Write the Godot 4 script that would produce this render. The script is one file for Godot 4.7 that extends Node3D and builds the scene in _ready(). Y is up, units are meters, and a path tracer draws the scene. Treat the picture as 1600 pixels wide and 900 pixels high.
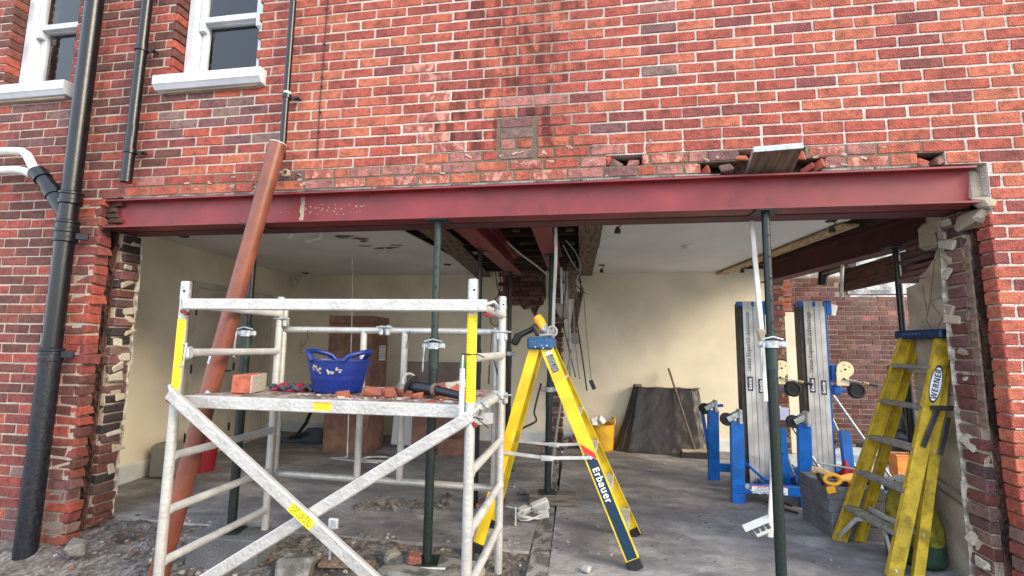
extends Node3D
# The rear of a red brick house with its ground floor wall cut away under a new red steel beam.
# x runs along the wall, y is up, z comes out of the wall towards the garden; metres. The inside floor is y = 0, the face of the wall z = 0.

const MODULE := 0.23466          # a brick and its joint along the wall
const COURSE := 0.075
const BED := 2.62                # a bed joint just above the beam
const WELL := 0.33               # thickness of the wall

var rng := RandomNumberGenerator.new()
var mats := {}
var texs := {}
var cam: Camera3D


# Collects triangles for one mesh.
class MB:
	var v := PackedVector3Array()
	var n := PackedVector3Array()
	var c := PackedColorArray()
	var u := PackedVector2Array()
	var col := Color(1, 1, 1)

	func tri(a: Vector3, b: Vector3, d: Vector3, na: Vector3, nb: Vector3, nd: Vector3, ua := Vector2.ZERO, ub := Vector2.ZERO, ud := Vector2.ZERO) -> void:
		v.append(a); n.append(na); u.append(ua)
		if (b - a).cross(d - a).dot(na + nb + nd) > 0.0:
			v.append(d); v.append(b); n.append(nd); n.append(nb); u.append(ud); u.append(ub)
		else:
			v.append(b); v.append(d); n.append(nb); n.append(nd); u.append(ub); u.append(ud)
		c.append(col); c.append(col); c.append(col)

	func fan(p: Array, out: Vector3) -> void:
		var nn := Vector3.ZERO
		for i in p.size():
			var a: Vector3 = p[i]
			var b: Vector3 = p[(i + 1) % p.size()]
			nn += a.cross(b)
		if nn.length() < 1e-12:
			return
		nn = nn.normalized()
		if nn.dot(out) < 0.0:
			nn = -nn
		for i in range(1, p.size() - 1):
			tri(p[0], p[i], p[i + 1], nn, nn, nn)

	# A box with chamfered edges; jit moves its corners about (broken or hand-made things).
	func box(ctr: Vector3, size: Vector3, b := Basis(), bev := 0.003, jit := 0.0, r: RandomNumberGenerator = null) -> void:
		var h := size * 0.5
		bev = minf(bev, minf(h.x, minf(h.y, h.z)) * 0.6)
		var pts := []
		for i in 8:
			var s := Vector3(1.0 if i & 1 else -1.0, 1.0 if i & 2 else -1.0, 1.0 if i & 4 else -1.0)
			var j := Vector3.ZERO
			if jit > 0.0:
				j = Vector3(r.randf_range(-jit, jit), r.randf_range(-jit, jit), r.randf_range(-jit, jit))
			var row := []
			for a in 3:
				var q := Vector3.ZERO
				for k in 3:
					q[k] = s[k] * (h[k] - (0.0 if k == a else bev))
				row.append(ctr + b * (q + j))
			pts.append(row)
		for a in 3:
			var i1 := 1 << ((a + 1) % 3)
			var i2 := 1 << ((a + 2) % 3)
			var ax := Vector3.ZERO
			ax[a] = 1.0
			for s in 2:
				var o := s << a
				fan([pts[o][a], pts[o | i1][a], pts[o | i1 | i2][a], pts[o | i2][a]], b * ax * (1.0 if s else -1.0))
		if bev <= 0.0:
			return
		for a in 3:
			var x1 := (a + 1) % 3
			var x2 := (a + 2) % 3
			for s1 in 2:
				for s2 in 2:
					var o := (s1 << x1) | (s2 << x2)
					var w := o | (1 << a)
					var d := Vector3.ZERO
					d[x1] = 1.0 if s1 else -1.0
					d[x2] = 1.0 if s2 else -1.0
					fan([pts[o][x1], pts[w][x1], pts[w][x2], pts[o][x2]], b * d)
		for i in 8:
			var s := Vector3(1.0 if i & 1 else -1.0, 1.0 if i & 2 else -1.0, 1.0 if i & 4 else -1.0)
			fan([pts[i][0], pts[i][1], pts[i][2]], b * s)

	# A closed outline (counter-clockwise, x across, y along «up») swept from a to e.
	func extrude(prof: Array, a: Vector3, e: Vector3, up := Vector3.UP, caps := true) -> void:
		var dir := (e - a).normalized()
		var x := up.cross(dir).normalized()
		var y := dir.cross(x).normalized()
		var m := prof.size()
		var area := 0.0
		for i in m:
			var s: Vector2 = prof[i]
			area += s.cross(prof[(i + 1) % m])
		for i in m:
			var p: Vector2 = prof[i]
			var q: Vector2 = prof[(i + 1) % m]
			var o := x * (q.y - p.y) - y * (q.x - p.x)
			if area < 0.0:
				o = -o
			var pa := x * p.x + y * p.y
			var qa := x * q.x + y * q.y
			fan([a + pa, a + qa, e + qa, e + pa], o)
		if caps:
			var t := Geometry2D.triangulate_polygon(PackedVector2Array(prof))
			for i in range(0, t.size(), 3):
				var w := []
				for k in 3:
					var p: Vector2 = prof[t[i + k]]
					w.append(x * p.x + y * p.y)
				fan([a + w[0], a + w[1], a + w[2]], -dir)
				fan([e + w[0], e + w[1], e + w[2]], dir)

	# A rectangular bar with softened edges from a to e.
	func bar(a: Vector3, e: Vector3, w: float, h: float, up := Vector3.UP, bev := 0.003) -> void:
		var x := w / 2
		var y := h / 2
		extrude([Vector2(-x + bev, -y), Vector2(x - bev, -y), Vector2(x, -y + bev), Vector2(x, y - bev), Vector2(x - bev, y), Vector2(-x + bev, y), Vector2(-x, y - bev), Vector2(-x, -y + bev)], a, e, up)

	# A round tube along a path; r is one radius or one for each point.
	func tube(p: Array, r, sides := 12, caps := true) -> void:
		var m := p.size()
		var t0: Vector3 = (p[1] - p[0]).normalized()
		var x := t0.cross(Vector3.UP if absf(t0.y) < 0.9 else Vector3.RIGHT).normalized()
		var rings := []
		var nors := []
		for i in m:
			var t: Vector3 = (p[mini(i + 1, m - 1)] - p[maxi(i - 1, 0)]).normalized()
			x = (x - t * x.dot(t)).normalized()
			var y := t.cross(x)
			var rr: float = r[i] if r is Array else r
			var ring := []
			var nor := []
			for k in sides:
				var d := x * cos(TAU * k / sides) + y * sin(TAU * k / sides)
				nor.append(d)
				ring.append(p[i] + d * rr)
			rings.append(ring)
			nors.append(nor)
		for i in m - 1:
			for k in sides:
				var w := (k + 1) % sides
				tri(rings[i][k], rings[i][w], rings[i + 1][w], nors[i][k], nors[i][w], nors[i + 1][w])
				tri(rings[i][k], rings[i + 1][w], rings[i + 1][k], nors[i][k], nors[i + 1][w], nors[i + 1][k])
		if caps:
			fan(rings[0], p[0] - p[1])
			fan(rings[m - 1], p[m - 1] - p[m - 2])

	# A turned shape: profile of (radius, height), stretched by sx and sz.
	func lathe(prof: Array, ctr: Vector3, b := Basis(), sides := 24, sx := 1.0, sz := 1.0) -> void:
		for i in prof.size() - 1:
			var p: Vector2 = prof[i]
			var q: Vector2 = prof[i + 1]
			var nn := Vector2(q.y - p.y, p.x - q.x).normalized()
			for k in sides:
				var a0 := TAU * k / sides
				var a1 := TAU * (k + 1) / sides
				var e0 := Vector3(cos(a0) * sx, 0, sin(a0) * sz)
				var e1 := Vector3(cos(a1) * sx, 0, sin(a1) * sz)
				var n0 := b * (Vector3(cos(a0) / sx, 0, sin(a0) / sz).normalized() * nn.x + Vector3.UP * nn.y)
				var n1 := b * (Vector3(cos(a1) / sx, 0, sin(a1) / sz).normalized() * nn.x + Vector3.UP * nn.y)
				var A := ctr + b * (e0 * p.x + Vector3.UP * p.y)
				var B := ctr + b * (e1 * p.x + Vector3.UP * p.y)
				var C := ctr + b * (e1 * q.x + Vector3.UP * q.y)
				var D := ctr + b * (e0 * q.x + Vector3.UP * q.y)
				if p.x > 1e-6:
					tri(A, B, C, n0, n1, n1)
				if q.x > 1e-6:
					tri(A, C, D, n0, n1, n0)

	# A curved sheet: f(s, t) gives points for s and t from 0 to 1.
	func sheet(nu: int, nv: int, f: Callable, out: Vector3, tint = null) -> void:
		var p := []
		for i in nu + 1:
			var row := []
			for j in nv + 1:
				row.append(f.call(float(i) / nu, float(j) / nv))
			p.append(row)
		var nor := []
		for i in nu + 1:
			var row := []
			for j in nv + 1:
				var du: Vector3 = p[mini(i + 1, nu)][j] - p[maxi(i - 1, 0)][j]
				var dv: Vector3 = p[i][mini(j + 1, nv)] - p[i][maxi(j - 1, 0)]
				var w := du.cross(dv).normalized()
				row.append(w)
			nor.append(row)
		var mid: Vector3 = nor[nu / 2][nv / 2]
		var sg := 1.0 if mid.dot(out) >= 0.0 else -1.0
		for i in nu:
			for j in nv:
				if tint != null:
					col = tint.call((i + 0.5) / nu, (j + 0.5) / nv)
				var u0 := Vector2(float(i) / nu, 1.0 - float(j) / nv)
				var u1 := Vector2(float(i + 1) / nu, 1.0 - float(j + 1) / nv)
				tri(p[i][j], p[i + 1][j], p[i + 1][j + 1], nor[i][j] * sg, nor[i + 1][j] * sg, nor[i + 1][j + 1] * sg, u0, Vector2(u1.x, u0.y), u1)
				tri(p[i][j], p[i + 1][j + 1], p[i][j + 1], nor[i][j] * sg, nor[i + 1][j + 1] * sg, nor[i][j + 1] * sg, u0, u1, Vector2(u0.x, u1.y))

	func mesh(off := Vector3.ZERO) -> ArrayMesh:
		var a := []
		a.resize(Mesh.ARRAY_MAX)
		var w := v.duplicate()
		for i in w.size():
			w[i] -= off
		a[Mesh.ARRAY_VERTEX] = w
		a[Mesh.ARRAY_NORMAL] = n
		a[Mesh.ARRAY_COLOR] = c
		a[Mesh.ARRAY_TEX_UV] = u
		var m := ArrayMesh.new()
		m.add_surface_from_arrays(Mesh.PRIMITIVE_TRIANGLES, a)
		return m

	func bottom() -> Vector3:
		var lo := v[0]
		var hi := v[0]
		for p in v:
			lo = lo.min(p)
			hi = hi.max(p)
		return Vector3((lo.x + hi.x) / 2, lo.y, (lo.z + hi.z) / 2)


# ---------- objects

func numbered(called: String, under: Node) -> String:
	if not under.has_node(NodePath(called)):
		return called
	var k := 1
	while under.has_node(NodePath("%s_%03d" % [called, k])):
		k += 1
	return "%s_%03d" % [called, k]


func where(o) -> Vector3:
	var p := Vector3.ZERO
	while o != null and o != self:
		p += o.position
		o = o.get_parent()
	return p


var tally := {}

func put(o: Node3D, called: String, parent: Node) -> void:
	var key := str(parent.get_instance_id()) + called
	var k: int = tally.get(key, 0)
	tally[key] = k + 1
	o.name = called if k == 0 else "%s_%03d" % [called, k]
	parent.add_child(o, true)


# One mesh as a named object. Shapes are given in world metres.
func obj(called: String, b: MB, m: Material, parent: Node = null) -> MeshInstance3D:
	var o := MeshInstance3D.new()
	var off := Vector3.ZERO
	if parent == null:
		off = b.bottom()
		o.position = off
		parent = self
	else:
		off = where(parent)
	o.mesh = b.mesh(off)
	o.material_override = m
	o.cast_shadow = GeometryInstance3D.SHADOW_CASTING_SETTING_ON
	put(o, called, parent)
	return o


func tag(o: Node, label: String, category: String, group := "", kind := "") -> Node:
	o.set_meta("label", label)
	if category:
		o.set_meta("category", category)
	if group:
		o.set_meta("group", group)
	if kind:
		o.set_meta("kind", kind)
	return o


func thing(called: String, label: String, category: String, at := Vector3.ZERO, group := "") -> Node3D:
	var o := Node3D.new()
	o.position = at
	put(o, called, self)
	tag(o, label, category, group)
	return o


func one(called: String, b: MB, m: Material, label: String, category: String, group := "", kind := "") -> MeshInstance3D:
	var o := obj(called, b, m)
	tag(o, label, category, group, kind)
	return o


func kind(o: Node, k: String) -> Node:
	o.set_meta("kind", k)
	return o


func lettering(words: String, height: float, at: Vector3, b: Basis, m: Material, parent: Node, font := "Droid Sans", bold := false) -> void:
	var f := SystemFont.new()
	f.font_names = PackedStringArray([font])
	f.font_weight = 800 if bold else 400
	var t := TextMesh.new()
	t.text = words
	t.font = f
	t.font_size = 32
	t.pixel_size = height / 24.0
	t.depth = 0.001
	var o := MeshInstance3D.new()
	o.mesh = t
	o.material_override = m
	o.transform = Transform3D(b, at - where(parent))
	put(o, "lettering", parent)


# ---------- materials

func noise(key: String, freq: float, octaves: int, stops: Array, kind_of := FastNoiseLite.TYPE_SIMPLEX_SMOOTH, warp := 0.0, size := 256, bump := 0.0) -> NoiseTexture2D:
	if texs.has(key):
		return texs[key]
	var f := FastNoiseLite.new()
	f.noise_type = kind_of
	f.seed = key.hash() % 1000
	f.frequency = freq
	f.fractal_octaves = octaves
	f.fractal_gain = 0.55
	if kind_of == FastNoiseLite.TYPE_CELLULAR:
		f.cellular_return_type = FastNoiseLite.RETURN_DISTANCE
	if warp > 0.0:
		f.domain_warp_enabled = true
		f.domain_warp_amplitude = warp
		f.domain_warp_frequency = freq * 1.5
	var t := NoiseTexture2D.new()
	t.width = size
	t.height = size
	t.seamless = true
	t.noise = f
	if bump > 0.0:
		t.as_normal_map = true
		t.bump_strength = bump
	else:
		var g := Gradient.new()
		var o := PackedFloat32Array()
		var c := PackedColorArray()
		for s in stops:
			o.append(s[0])
			c.append(s[1])
		g.offsets = o
		g.colors = c
		t.color_ramp = g
	texs[key] = t
	return t


func grey(x: float) -> Color:
	return Color(x, x, x)


func tone(lo: float, hi: float, a := 0.25, b := 0.75) -> Array:
	return [[a, grey(lo)], [b, grey(hi)]]


func mat(key: String, c: Color, rough := 0.8, o := {}) -> StandardMaterial3D:
	if mats.has(key):
		return mats[key]
	var m := StandardMaterial3D.new()
	m.resource_name = key
	m.albedo_color = c
	m.roughness = rough
	m.metallic = o.get("metal", 0.0)
	if o.has("spec"):
		m.metallic_specular = o.spec
	if o.has("tex"):
		m.albedo_texture = o.tex
		m.uv1_triplanar = true
		m.uv1_world_triplanar = true
		m.uv1_scale = Vector3.ONE * o.get("ts", 2.0)
	if o.has("stretch"):
		m.uv1_scale = o.stretch
	if o.has("nrm"):
		m.normal_enabled = true
		m.normal_texture = o.nrm
		m.normal_scale = o.get("nstr", 1.0)
		m.uv1_triplanar = true
		m.uv1_world_triplanar = true
		if not o.has("tex"):
			m.uv1_scale = Vector3.ONE * o.get("ts", 2.0)
	if o.has("det"):
		m.detail_enabled = true
		m.detail_albedo = o.det
		m.detail_blend_mode = BaseMaterial3D.BLEND_MODE_MUL
		m.detail_uv_layer = BaseMaterial3D.DETAIL_UV_2
		m.uv2_triplanar = true
		m.uv2_world_triplanar = true
		m.uv2_scale = Vector3.ONE * o.get("ds", 0.5)
	if o.get("vc", false):
		m.vertex_color_use_as_albedo = true
	mats[key] = m
	return m


func s(r: float, g: float, b: float) -> Color:
	return Color(r / 255.0, g / 255.0, b / 255.0)


func lin(c: Color) -> Color:
	return c.srgb_to_linear()


# A printed sticker with rows of small illegible print.
func print_tex(key: String, bg: Color, ink: Color, w: int, h: int, rows: int, head := Color(0, 0, 0, 0), fill := 0.55) -> ImageTexture:
	if texs.has(key):
		return texs[key]
	var im := Image.create(w, h, false, Image.FORMAT_RGB8)
	im.fill(bg)
	var r := RandomNumberGenerator.new()
	r.seed = key.hash()
	var top := 0
	if head.a > 0.0:
		top = h / 6
		im.fill_rect(Rect2i(0, 0, w, top), head)
	var step := float(h - top) / (rows + 1)
	for i in rows:
		var y := int(top + step * (i + 0.6))
		var x := int(w * 0.08)
		while x < w * 0.9:
			var l := r.randi_range(2, maxi(3, w / 8))
			if r.randf() < 0.82:
				im.fill_rect(Rect2i(x, y, mini(l, int(w * 0.94) - x), maxi(1, int(step * fill))), ink)
			x += l + 2
	texs[key] = ImageTexture.create_from_image(im)
	return texs[key]


func sticker(key: String, t: Texture2D, rough := 0.5) -> StandardMaterial3D:
	if mats.has(key):
		return mats[key]
	var m := StandardMaterial3D.new()
	m.albedo_texture = t
	m.roughness = rough
	mats[key] = m
	return m


func _ready() -> void:
	rng.seed = 4711
	cam = Camera3D.new()
	cam.name = "camera"
	cam.fov = 61.93
	cam.near = 0.05
	cam.far = 400.0
	cam.transform = Transform3D(Basis.from_euler(Vector3(0.1203, 0.1592, 0.01447), EULER_ORDER_YXZ), Vector3(0.123, 1.378, 3.058))
	add_child(cam)
	cam.current = true
	var we := WorldEnvironment.new()
	we.name = "daylight"
	var e := Environment.new()
	e.background_mode = Environment.BG_SKY
	var sk := ProceduralSkyMaterial.new()
	sk.sky_top_color = s(186, 204, 228)
	sk.sky_horizon_color = s(232, 234, 236)
	sk.sky_curve = 0.2
	sk.ground_bottom_color = s(120, 116, 110)
	sk.ground_horizon_color = s(205, 205, 203)
	sk.sky_energy_multiplier = 1.0
	sk.sun_angle_max = 8.0
	var sky := Sky.new()
	sky.sky_material = sk
	e.sky = sky
	e.ambient_light_source = Environment.AMBIENT_SOURCE_SKY
	e.tonemap_mode = Environment.TONE_MAPPER_LINEAR
	e.tonemap_exposure = 3.8
	e.sdfgi_enabled = true
	e.ssao_enabled = true
	e.ssil_enabled = true
	we.environment = e
	add_child(we)
	var sun := DirectionalLight3D.new()
	sun.name = "sun"
	sun.light_color = s(255, 240, 218)
	sun.light_energy = 0.42
	sun.light_angular_distance = 25.0
	sun.shadow_enabled = true
	sun.look_at_from_position(Vector3(8, 4.6, 4.0), Vector3.ZERO)
	add_child(sun)

	materials()
	ground()
	house_wall()
	rooms()
	beams()
	yard()
	jambs()
	pipes()
	props()
	scaffold()
	platform_things()
	centre_ladder()
	hanging_things()
	lifts()
	right_ladder()
	block_stack()
	back_of_rooms()
	floor_things()


func materials() -> void:
	var fine := noise("fine", 0.06, 4, tone(0.72, 1.0))
	var blot := noise("blot", 0.012, 4, tone(0.62, 1.0, 0.3, 0.65))
	var soft := noise("soft", 0.008, 3, tone(0.86, 1.0, 0.3, 0.7))
	var grit := noise("grit", 0.12, 3, [], FastNoiseLite.TYPE_SIMPLEX_SMOOTH, 0.0, 256, 5.0)
	var lumps := noise("lumps", 0.03, 4, [], FastNoiseLite.TYPE_SIMPLEX_SMOOTH, 0.0, 256, 9.0)
	# bricks: dragged wire-cut faces, pale bloom and dark flecks
	var drag := noise("drag", 0.03, 5, [[0.15, grey(0.74)], [0.4, grey(0.9)], [0.6, grey(0.98)], [0.85, Color(1, 0.98, 0.96)]], FastNoiseLite.TYPE_SIMPLEX_SMOOTH, 30.0)
	var smear := noise("smear", 0.02, 5, [[0.3, grey(0.86)], [0.5, grey(0.96)], [0.62, grey(1.0)]], FastNoiseLite.TYPE_SIMPLEX_SMOOTH, 40.0)
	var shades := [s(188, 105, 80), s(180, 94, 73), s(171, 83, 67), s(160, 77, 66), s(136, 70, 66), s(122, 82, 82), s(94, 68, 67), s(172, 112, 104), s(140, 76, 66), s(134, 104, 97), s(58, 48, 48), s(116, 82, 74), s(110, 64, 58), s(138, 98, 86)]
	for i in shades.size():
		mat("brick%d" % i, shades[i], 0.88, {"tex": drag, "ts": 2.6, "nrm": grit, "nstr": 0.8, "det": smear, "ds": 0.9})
	# rain and soot runs, continuous from brick to brick, and a pale lime bloom
	var runs := noise("runs", 0.02, 5, [[0.2, s(150, 138, 136)], [0.42, s(196, 186, 182)], [0.62, grey(0.94)], [0.8, grey(1.0)]], FastNoiseLite.TYPE_SIMPLEX_SMOOTH, 20.0)
	var bloom := noise("bloom", 0.03, 5, [[0.3, s(190, 150, 142)], [0.5, s(206, 176, 170)], [0.66, grey(1.0)]], FastNoiseLite.TYPE_SIMPLEX_SMOOTH, 30.0)
	for i in 5:
		var st := mat("stained%d" % i, shades[i], 0.9, {"tex": drag, "ts": 2.6, "nrm": grit, "nstr": 0.8, "det": runs, "ds": 1.0})
		st.uv2_scale = Vector3(1.5, 0.45, 1.5)
		var pl := mat("bloomed%d" % i, shades[i].lerp(s(236, 206, 196), 0.45), 0.92, {"tex": drag, "ts": 2.6, "nrm": grit, "nstr": 0.8, "det": bloom, "ds": 1.3})
		pl.uv2_scale = Vector3(1.6, 1.0, 1.6)
	var sv := mat("stainedvc", Color.WHITE, 0.9, {"tex": drag, "ts": 2.6, "nrm": grit, "nstr": 0.8, "det": runs, "ds": 1.0, "vc": true})
	sv.uv2_scale = Vector3(1.5, 0.45, 1.5)
	mat("brickvc", Color.WHITE, 0.88, {"tex": drag, "ts": 2.6, "nrm": grit, "nstr": 0.8, "det": smear, "ds": 0.9, "vc": true})
	mat("mortar", Color.WHITE, 0.95, {"tex": fine, "ts": 5.0, "nrm": grit, "nstr": 1.0, "vc": true})
	mat("core", s(96, 66, 56), 0.95, {"tex": blot, "ts": 1.5, "nrm": lumps, "nstr": 1.0})
	var worn_early := noise("smudge", 0.03, 4, tone(0.8, 1.0))
	var oxide := noise("oxide", 0.02, 5, [[0.15, grey(0.84)], [0.4, grey(0.96)], [0.8, grey(1.0)]], FastNoiseLite.TYPE_SIMPLEX_SMOOTH, 25.0)
	mat("oxide", s(140, 46, 50), 0.5, {"tex": oxide, "ts": 0.7, "det": soft, "ds": 0.6})
	mat("oxide_shaded", s(100, 52, 57), 0.65, {"tex": oxide, "ts": 1.2, "det": soft, "ds": 0.6})  # darker copy of oxide, with the shade on the right beam put in
	mat("cream", s(233, 221, 194), 0.85, {"tex": noise("wallmark", 0.01, 5, tone(0.94, 1.0)), "ts": 0.45})
	mat("white_board", s(224, 221, 218), 0.9, {"tex": noise("faint", 0.01, 3, tone(0.96, 1.0)), "ts": 0.4})
	mat("gloss_white", s(226, 226, 222), 0.35, {"tex": soft, "ts": 0.6})
	mat("door_paint", s(210, 200, 180), 0.5, {"tex": soft, "ts": 0.6})
	mat("sash_white", s(216, 220, 225), 0.3, {"tex": soft, "ts": 0.8})
	mat("plaster", s(172, 157, 138), 0.95, {"tex": soft, "ts": 1.6, "nrm": grit, "nstr": 0.5})
	mat("plaster_edge", s(206, 196, 180), 0.9, {"tex": blot, "ts": 3.0})
	mat("tread_grey", s(142, 137, 130), 0.6, {"metal": 0.2, "tex": worn_early, "ts": 2.0})
	mat("lime_smear", s(190, 160, 146), 0.95, {"tex": fine, "ts": 5.0})
	mat("mud_plaster", s(140, 116, 98), 0.95, {"tex": blot, "ts": 2.5, "nrm": lumps, "nstr": 0.9})
	mat("render", s(206, 206, 202), 0.9, {"tex": blot, "ts": 0.6, "nrm": grit, "nstr": 0.4})
	var screed := noise("screed", 0.006, 6, [[0.15, s(120, 116, 115)], [0.4, s(136, 132, 131)], [0.55, s(144, 140, 139)], [0.7, s(160, 156, 154)], [0.85, s(176, 172, 168)]], FastNoiseLite.TYPE_SIMPLEX_SMOOTH, 60.0, 512)
	var dust := noise("dust", 0.015, 5, [[0.3, grey(0.88)], [0.6, grey(0.96)], [0.75, grey(1.0)]], FastNoiseLite.TYPE_SIMPLEX_SMOOTH, 80.0, 512)
	mat("screed", grey(0.94), 0.7, {"tex": screed, "stretch": Vector3(0.35, 0.35, 0.8), "nrm": grit, "nstr": 0.15, "det": dust, "ds": 0.8})
	mat("yard_floor", s(196, 196, 194), 0.9, {"tex": dust, "ts": 0.7, "nrm": grit, "nstr": 0.4})
	mat("soil", Color.WHITE, 1.0, {"tex": noise("soil", 0.05, 5, tone(0.68, 1.0)), "ts": 1.6, "nrm": lumps, "nstr": 1.2, "vc": true})
	mat("stone", Color.WHITE, 0.95, {"tex": fine, "ts": 4.0, "nrm": grit, "nstr": 0.8, "vc": true})
	mat("concrete", s(142, 138, 132), 0.92, {"tex": blot, "ts": 1.8, "nrm": grit, "nstr": 0.8})
	mat("block", s(128, 128, 130), 0.95, {"tex": fine, "ts": 5.0, "nrm": grit, "nstr": 1.0, "det": soft, "ds": 1.2})
	var grain := noise("grain", 0.02, 5, [[0.2, grey(0.62)], [0.5, grey(0.88)], [0.8, grey(1.0)]], FastNoiseLite.TYPE_SIMPLEX_SMOOTH, 18.0)
	mat("pale_wood", s(202, 172, 128), 0.8, {"tex": grain, "stretch": Vector3(7, 7, 0.7)})
	mat("old_wood", s(128, 107, 90), 0.9, {"tex": grain, "stretch": Vector3(5, 5, 0.6)})
	mat("joist", s(74, 54, 44), 0.95, {"tex": grain, "stretch": Vector3(0.8, 6, 6)})
	mat("dusty_wood", s(126, 117, 108), 0.95, {"tex": grain, "stretch": Vector3(0.8, 6, 6)})
	mat("brown_board", s(116, 78, 66), 0.8, {"tex": grain, "stretch": Vector3(6, 6, 0.6), "det": soft, "ds": 1.0})
	var worn := noise("worn", 0.025, 5, [[0.2, grey(0.78)], [0.42, grey(0.93)], [0.6, grey(1.0)]], FastNoiseLite.TYPE_SIMPLEX_SMOOTH, 30.0)
	mat("aluminium", s(204, 203, 200), 0.5, {"metal": 0.25, "tex": soft, "ts": 1.8, "nrm": grit, "nstr": 0.15})
	mat("aluminium_bare", s(206, 206, 204), 0.38, {"metal": 0.4, "tex": soft, "ts": 1.3})
	mat("zinc", s(186, 190, 192), 0.4, {"metal": 0.5, "tex": worn, "ts": 3.0})
	mat("splashed_alu", s(192, 189, 183), 0.42, {"metal": 0.4, "tex": noise("film", 0.02, 5, tone(0.93, 1.0, 0.25, 0.6)), "ts": 1.1, "nrm": grit, "nstr": 0.15, "det": noise("splash", 0.09, 3, [[0.1, s(196, 180, 164)], [0.18, grey(1.0)]]), "ds": 2.0})
	mat("green_paint", s(20, 37, 33), 0.45, {"tex": noise("chips", 0.07, 4, [[0.28, s(190, 170, 150)], [0.36, grey(0.8)], [0.6, grey(1.0)]]), "ts": 2.2, "nrm": grit, "nstr": 0.2})
	mat("green_worn", s(36, 54, 49), 0.6, {"tex": worn, "ts": 3.0, "nrm": grit, "nstr": 0.3})
	mat("black_iron", s(13, 15, 21), 0.32, {"tex": soft, "ts": 2.0, "nrm": grit, "nstr": 0.08})
	mat("old_iron", s(24, 30, 43), 0.42, {"tex": noise("flake", 0.05, 5, [[0.3, grey(0.5)], [0.55, grey(0.78)], [0.72, s(255, 246, 240)]]), "stretch": Vector3(3.0, 0.9, 3.0), "nrm": grit, "nstr": 0.12})
	mat("black_plastic", s(26, 26, 28), 0.45)
	mat("rubber", s(30, 30, 31), 0.8)
	mat("terracotta", s(142, 80, 60), 0.38, {"tex": soft, "ts": 1.4, "det": noise("scuff", 0.05, 4, [[0.22, s(255, 236, 224)], [0.3, grey(0.86)], [0.5, grey(0.93)], [0.6, grey(0.86)]]), "ds": 0.9})
	mat("white_plastic", s(228, 226, 218), 0.4, {"tex": soft, "ts": 1.5})
	mat("yellow_grp", s(238, 200, 22), 0.42, {"tex": soft, "ts": 2.0})
	mat("yellow_old", s(206, 172, 44), 0.6, {"tex": worn, "ts": 1.2, "nrm": grit, "nstr": 0.2, "det": soft, "ds": 1.5})
	mat("ladder_blue", s(40, 92, 138), 0.5, {"tex": fine, "ts": 3.0})
	mat("navy", s(24, 48, 92), 0.5, {"tex": fine, "ts": 2.0})
	mat("panel_blue", s(8, 44, 68), 0.4)
	mat("panel_red", s(206, 40, 44), 0.4)
	mat("white_print", s(240, 240, 240), 0.5)
	mat("black_print", s(30, 30, 34), 0.5)
	mat("lift_blue", s(16, 96, 178), 0.35, {"tex": soft, "ts": 1.5, "nrm": grit, "nstr": 0.05, "det": noise("dings", 0.06, 3, [[0.12, grey(0.6)], [0.18, grey(1.0)]]), "ds": 0.9})
	mat("dark_rail", s(66, 64, 62), 0.5, {"metal": 0.4, "tex": worn, "ts": 1.5})
	mat("tub_blue", s(16, 44, 122), 0.4, {"tex": noise("dusty", 0.05, 5, [[0.3, grey(0.86)], [0.6, grey(1.0)]]), "ts": 2.0})
	mat("cement_smear", s(192, 183, 166), 0.95, {"tex": fine, "ts": 5.0})
	mat("tub_yellow", s(226, 172, 30), 0.5, {"tex": soft, "ts": 2.0})
	mat("card", s(144, 108, 90), 0.9, {"tex": soft, "ts": 1.0, "det": noise("flute", 0.02, 3, tone(0.9, 1.0)), "ds": 1.5})
	mat("grey_card", s(152, 136, 124), 0.9, {"tex": soft, "ts": 0.8})
	mat("sheet_plastic", s(58, 52, 50), 0.45, {"tex": noise("powder", 0.03, 5, [[0.3, grey(0.72)], [0.6, grey(0.85)], [0.78, s(255, 246, 238)]], FastNoiseLite.TYPE_SIMPLEX_SMOOTH, 40.0), "ts": 3.2})
	mat("plywood", s(158, 142, 134), 0.85, {"tex": blot, "ts": 2.5, "nrm": grit, "nstr": 0.5, "det": noise("brickdust", 0.03, 4, [[0.4, s(226, 204, 194)], [0.6, grey(1.0)]]), "ds": 1.5})
	mat("red_cloth", s(168, 30, 52), 0.9)
	mat("grey_cloth", s(72, 78, 84), 0.95)
	mat("tool_yellow", s(236, 168, 34), 0.45)
	mat("olive", s(150, 138, 40), 0.8, {"tex": blot, "ts": 3.0})
	mat("bag_green", s(34, 66, 48), 0.7, {"tex": blot, "ts": 3.0})
	mat("bin_red", s(126, 20, 30), 0.45)
	mat("bin_grey", s(120, 118, 112), 0.6)
	mat("orange_tin", s(226, 140, 56), 0.6, {"tex": soft, "ts": 3.0})
	mat("wire_grey", s(150, 146, 140), 0.6)
	mat("wire_dark", s(48, 40, 38), 0.7)
	mat("copper", s(150, 88, 60), 0.5, {"metal": 0.6})
	mat("winch_cream", s(226, 214, 172), 0.45)
	mat("lavender", s(176, 174, 206), 0.8)
	mat("dark_void", s(24, 22, 22), 0.9)
	var g := mat("glass", s(40, 46, 54), 0.03)
	g.transparency = BaseMaterial3D.TRANSPARENCY_ALPHA
	g.albedo_color.a = 0.12
	g.metallic_specular = 0.5


# ---------- the ground and the wall

func hill(x: float, z: float) -> float:
	# the broken strip along the threshold, falling to the garden
	var w := clampf((z + 0.38) / 0.75, 0.0, 1.0)
	return lerpf(-0.015, -0.15, w)


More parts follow.
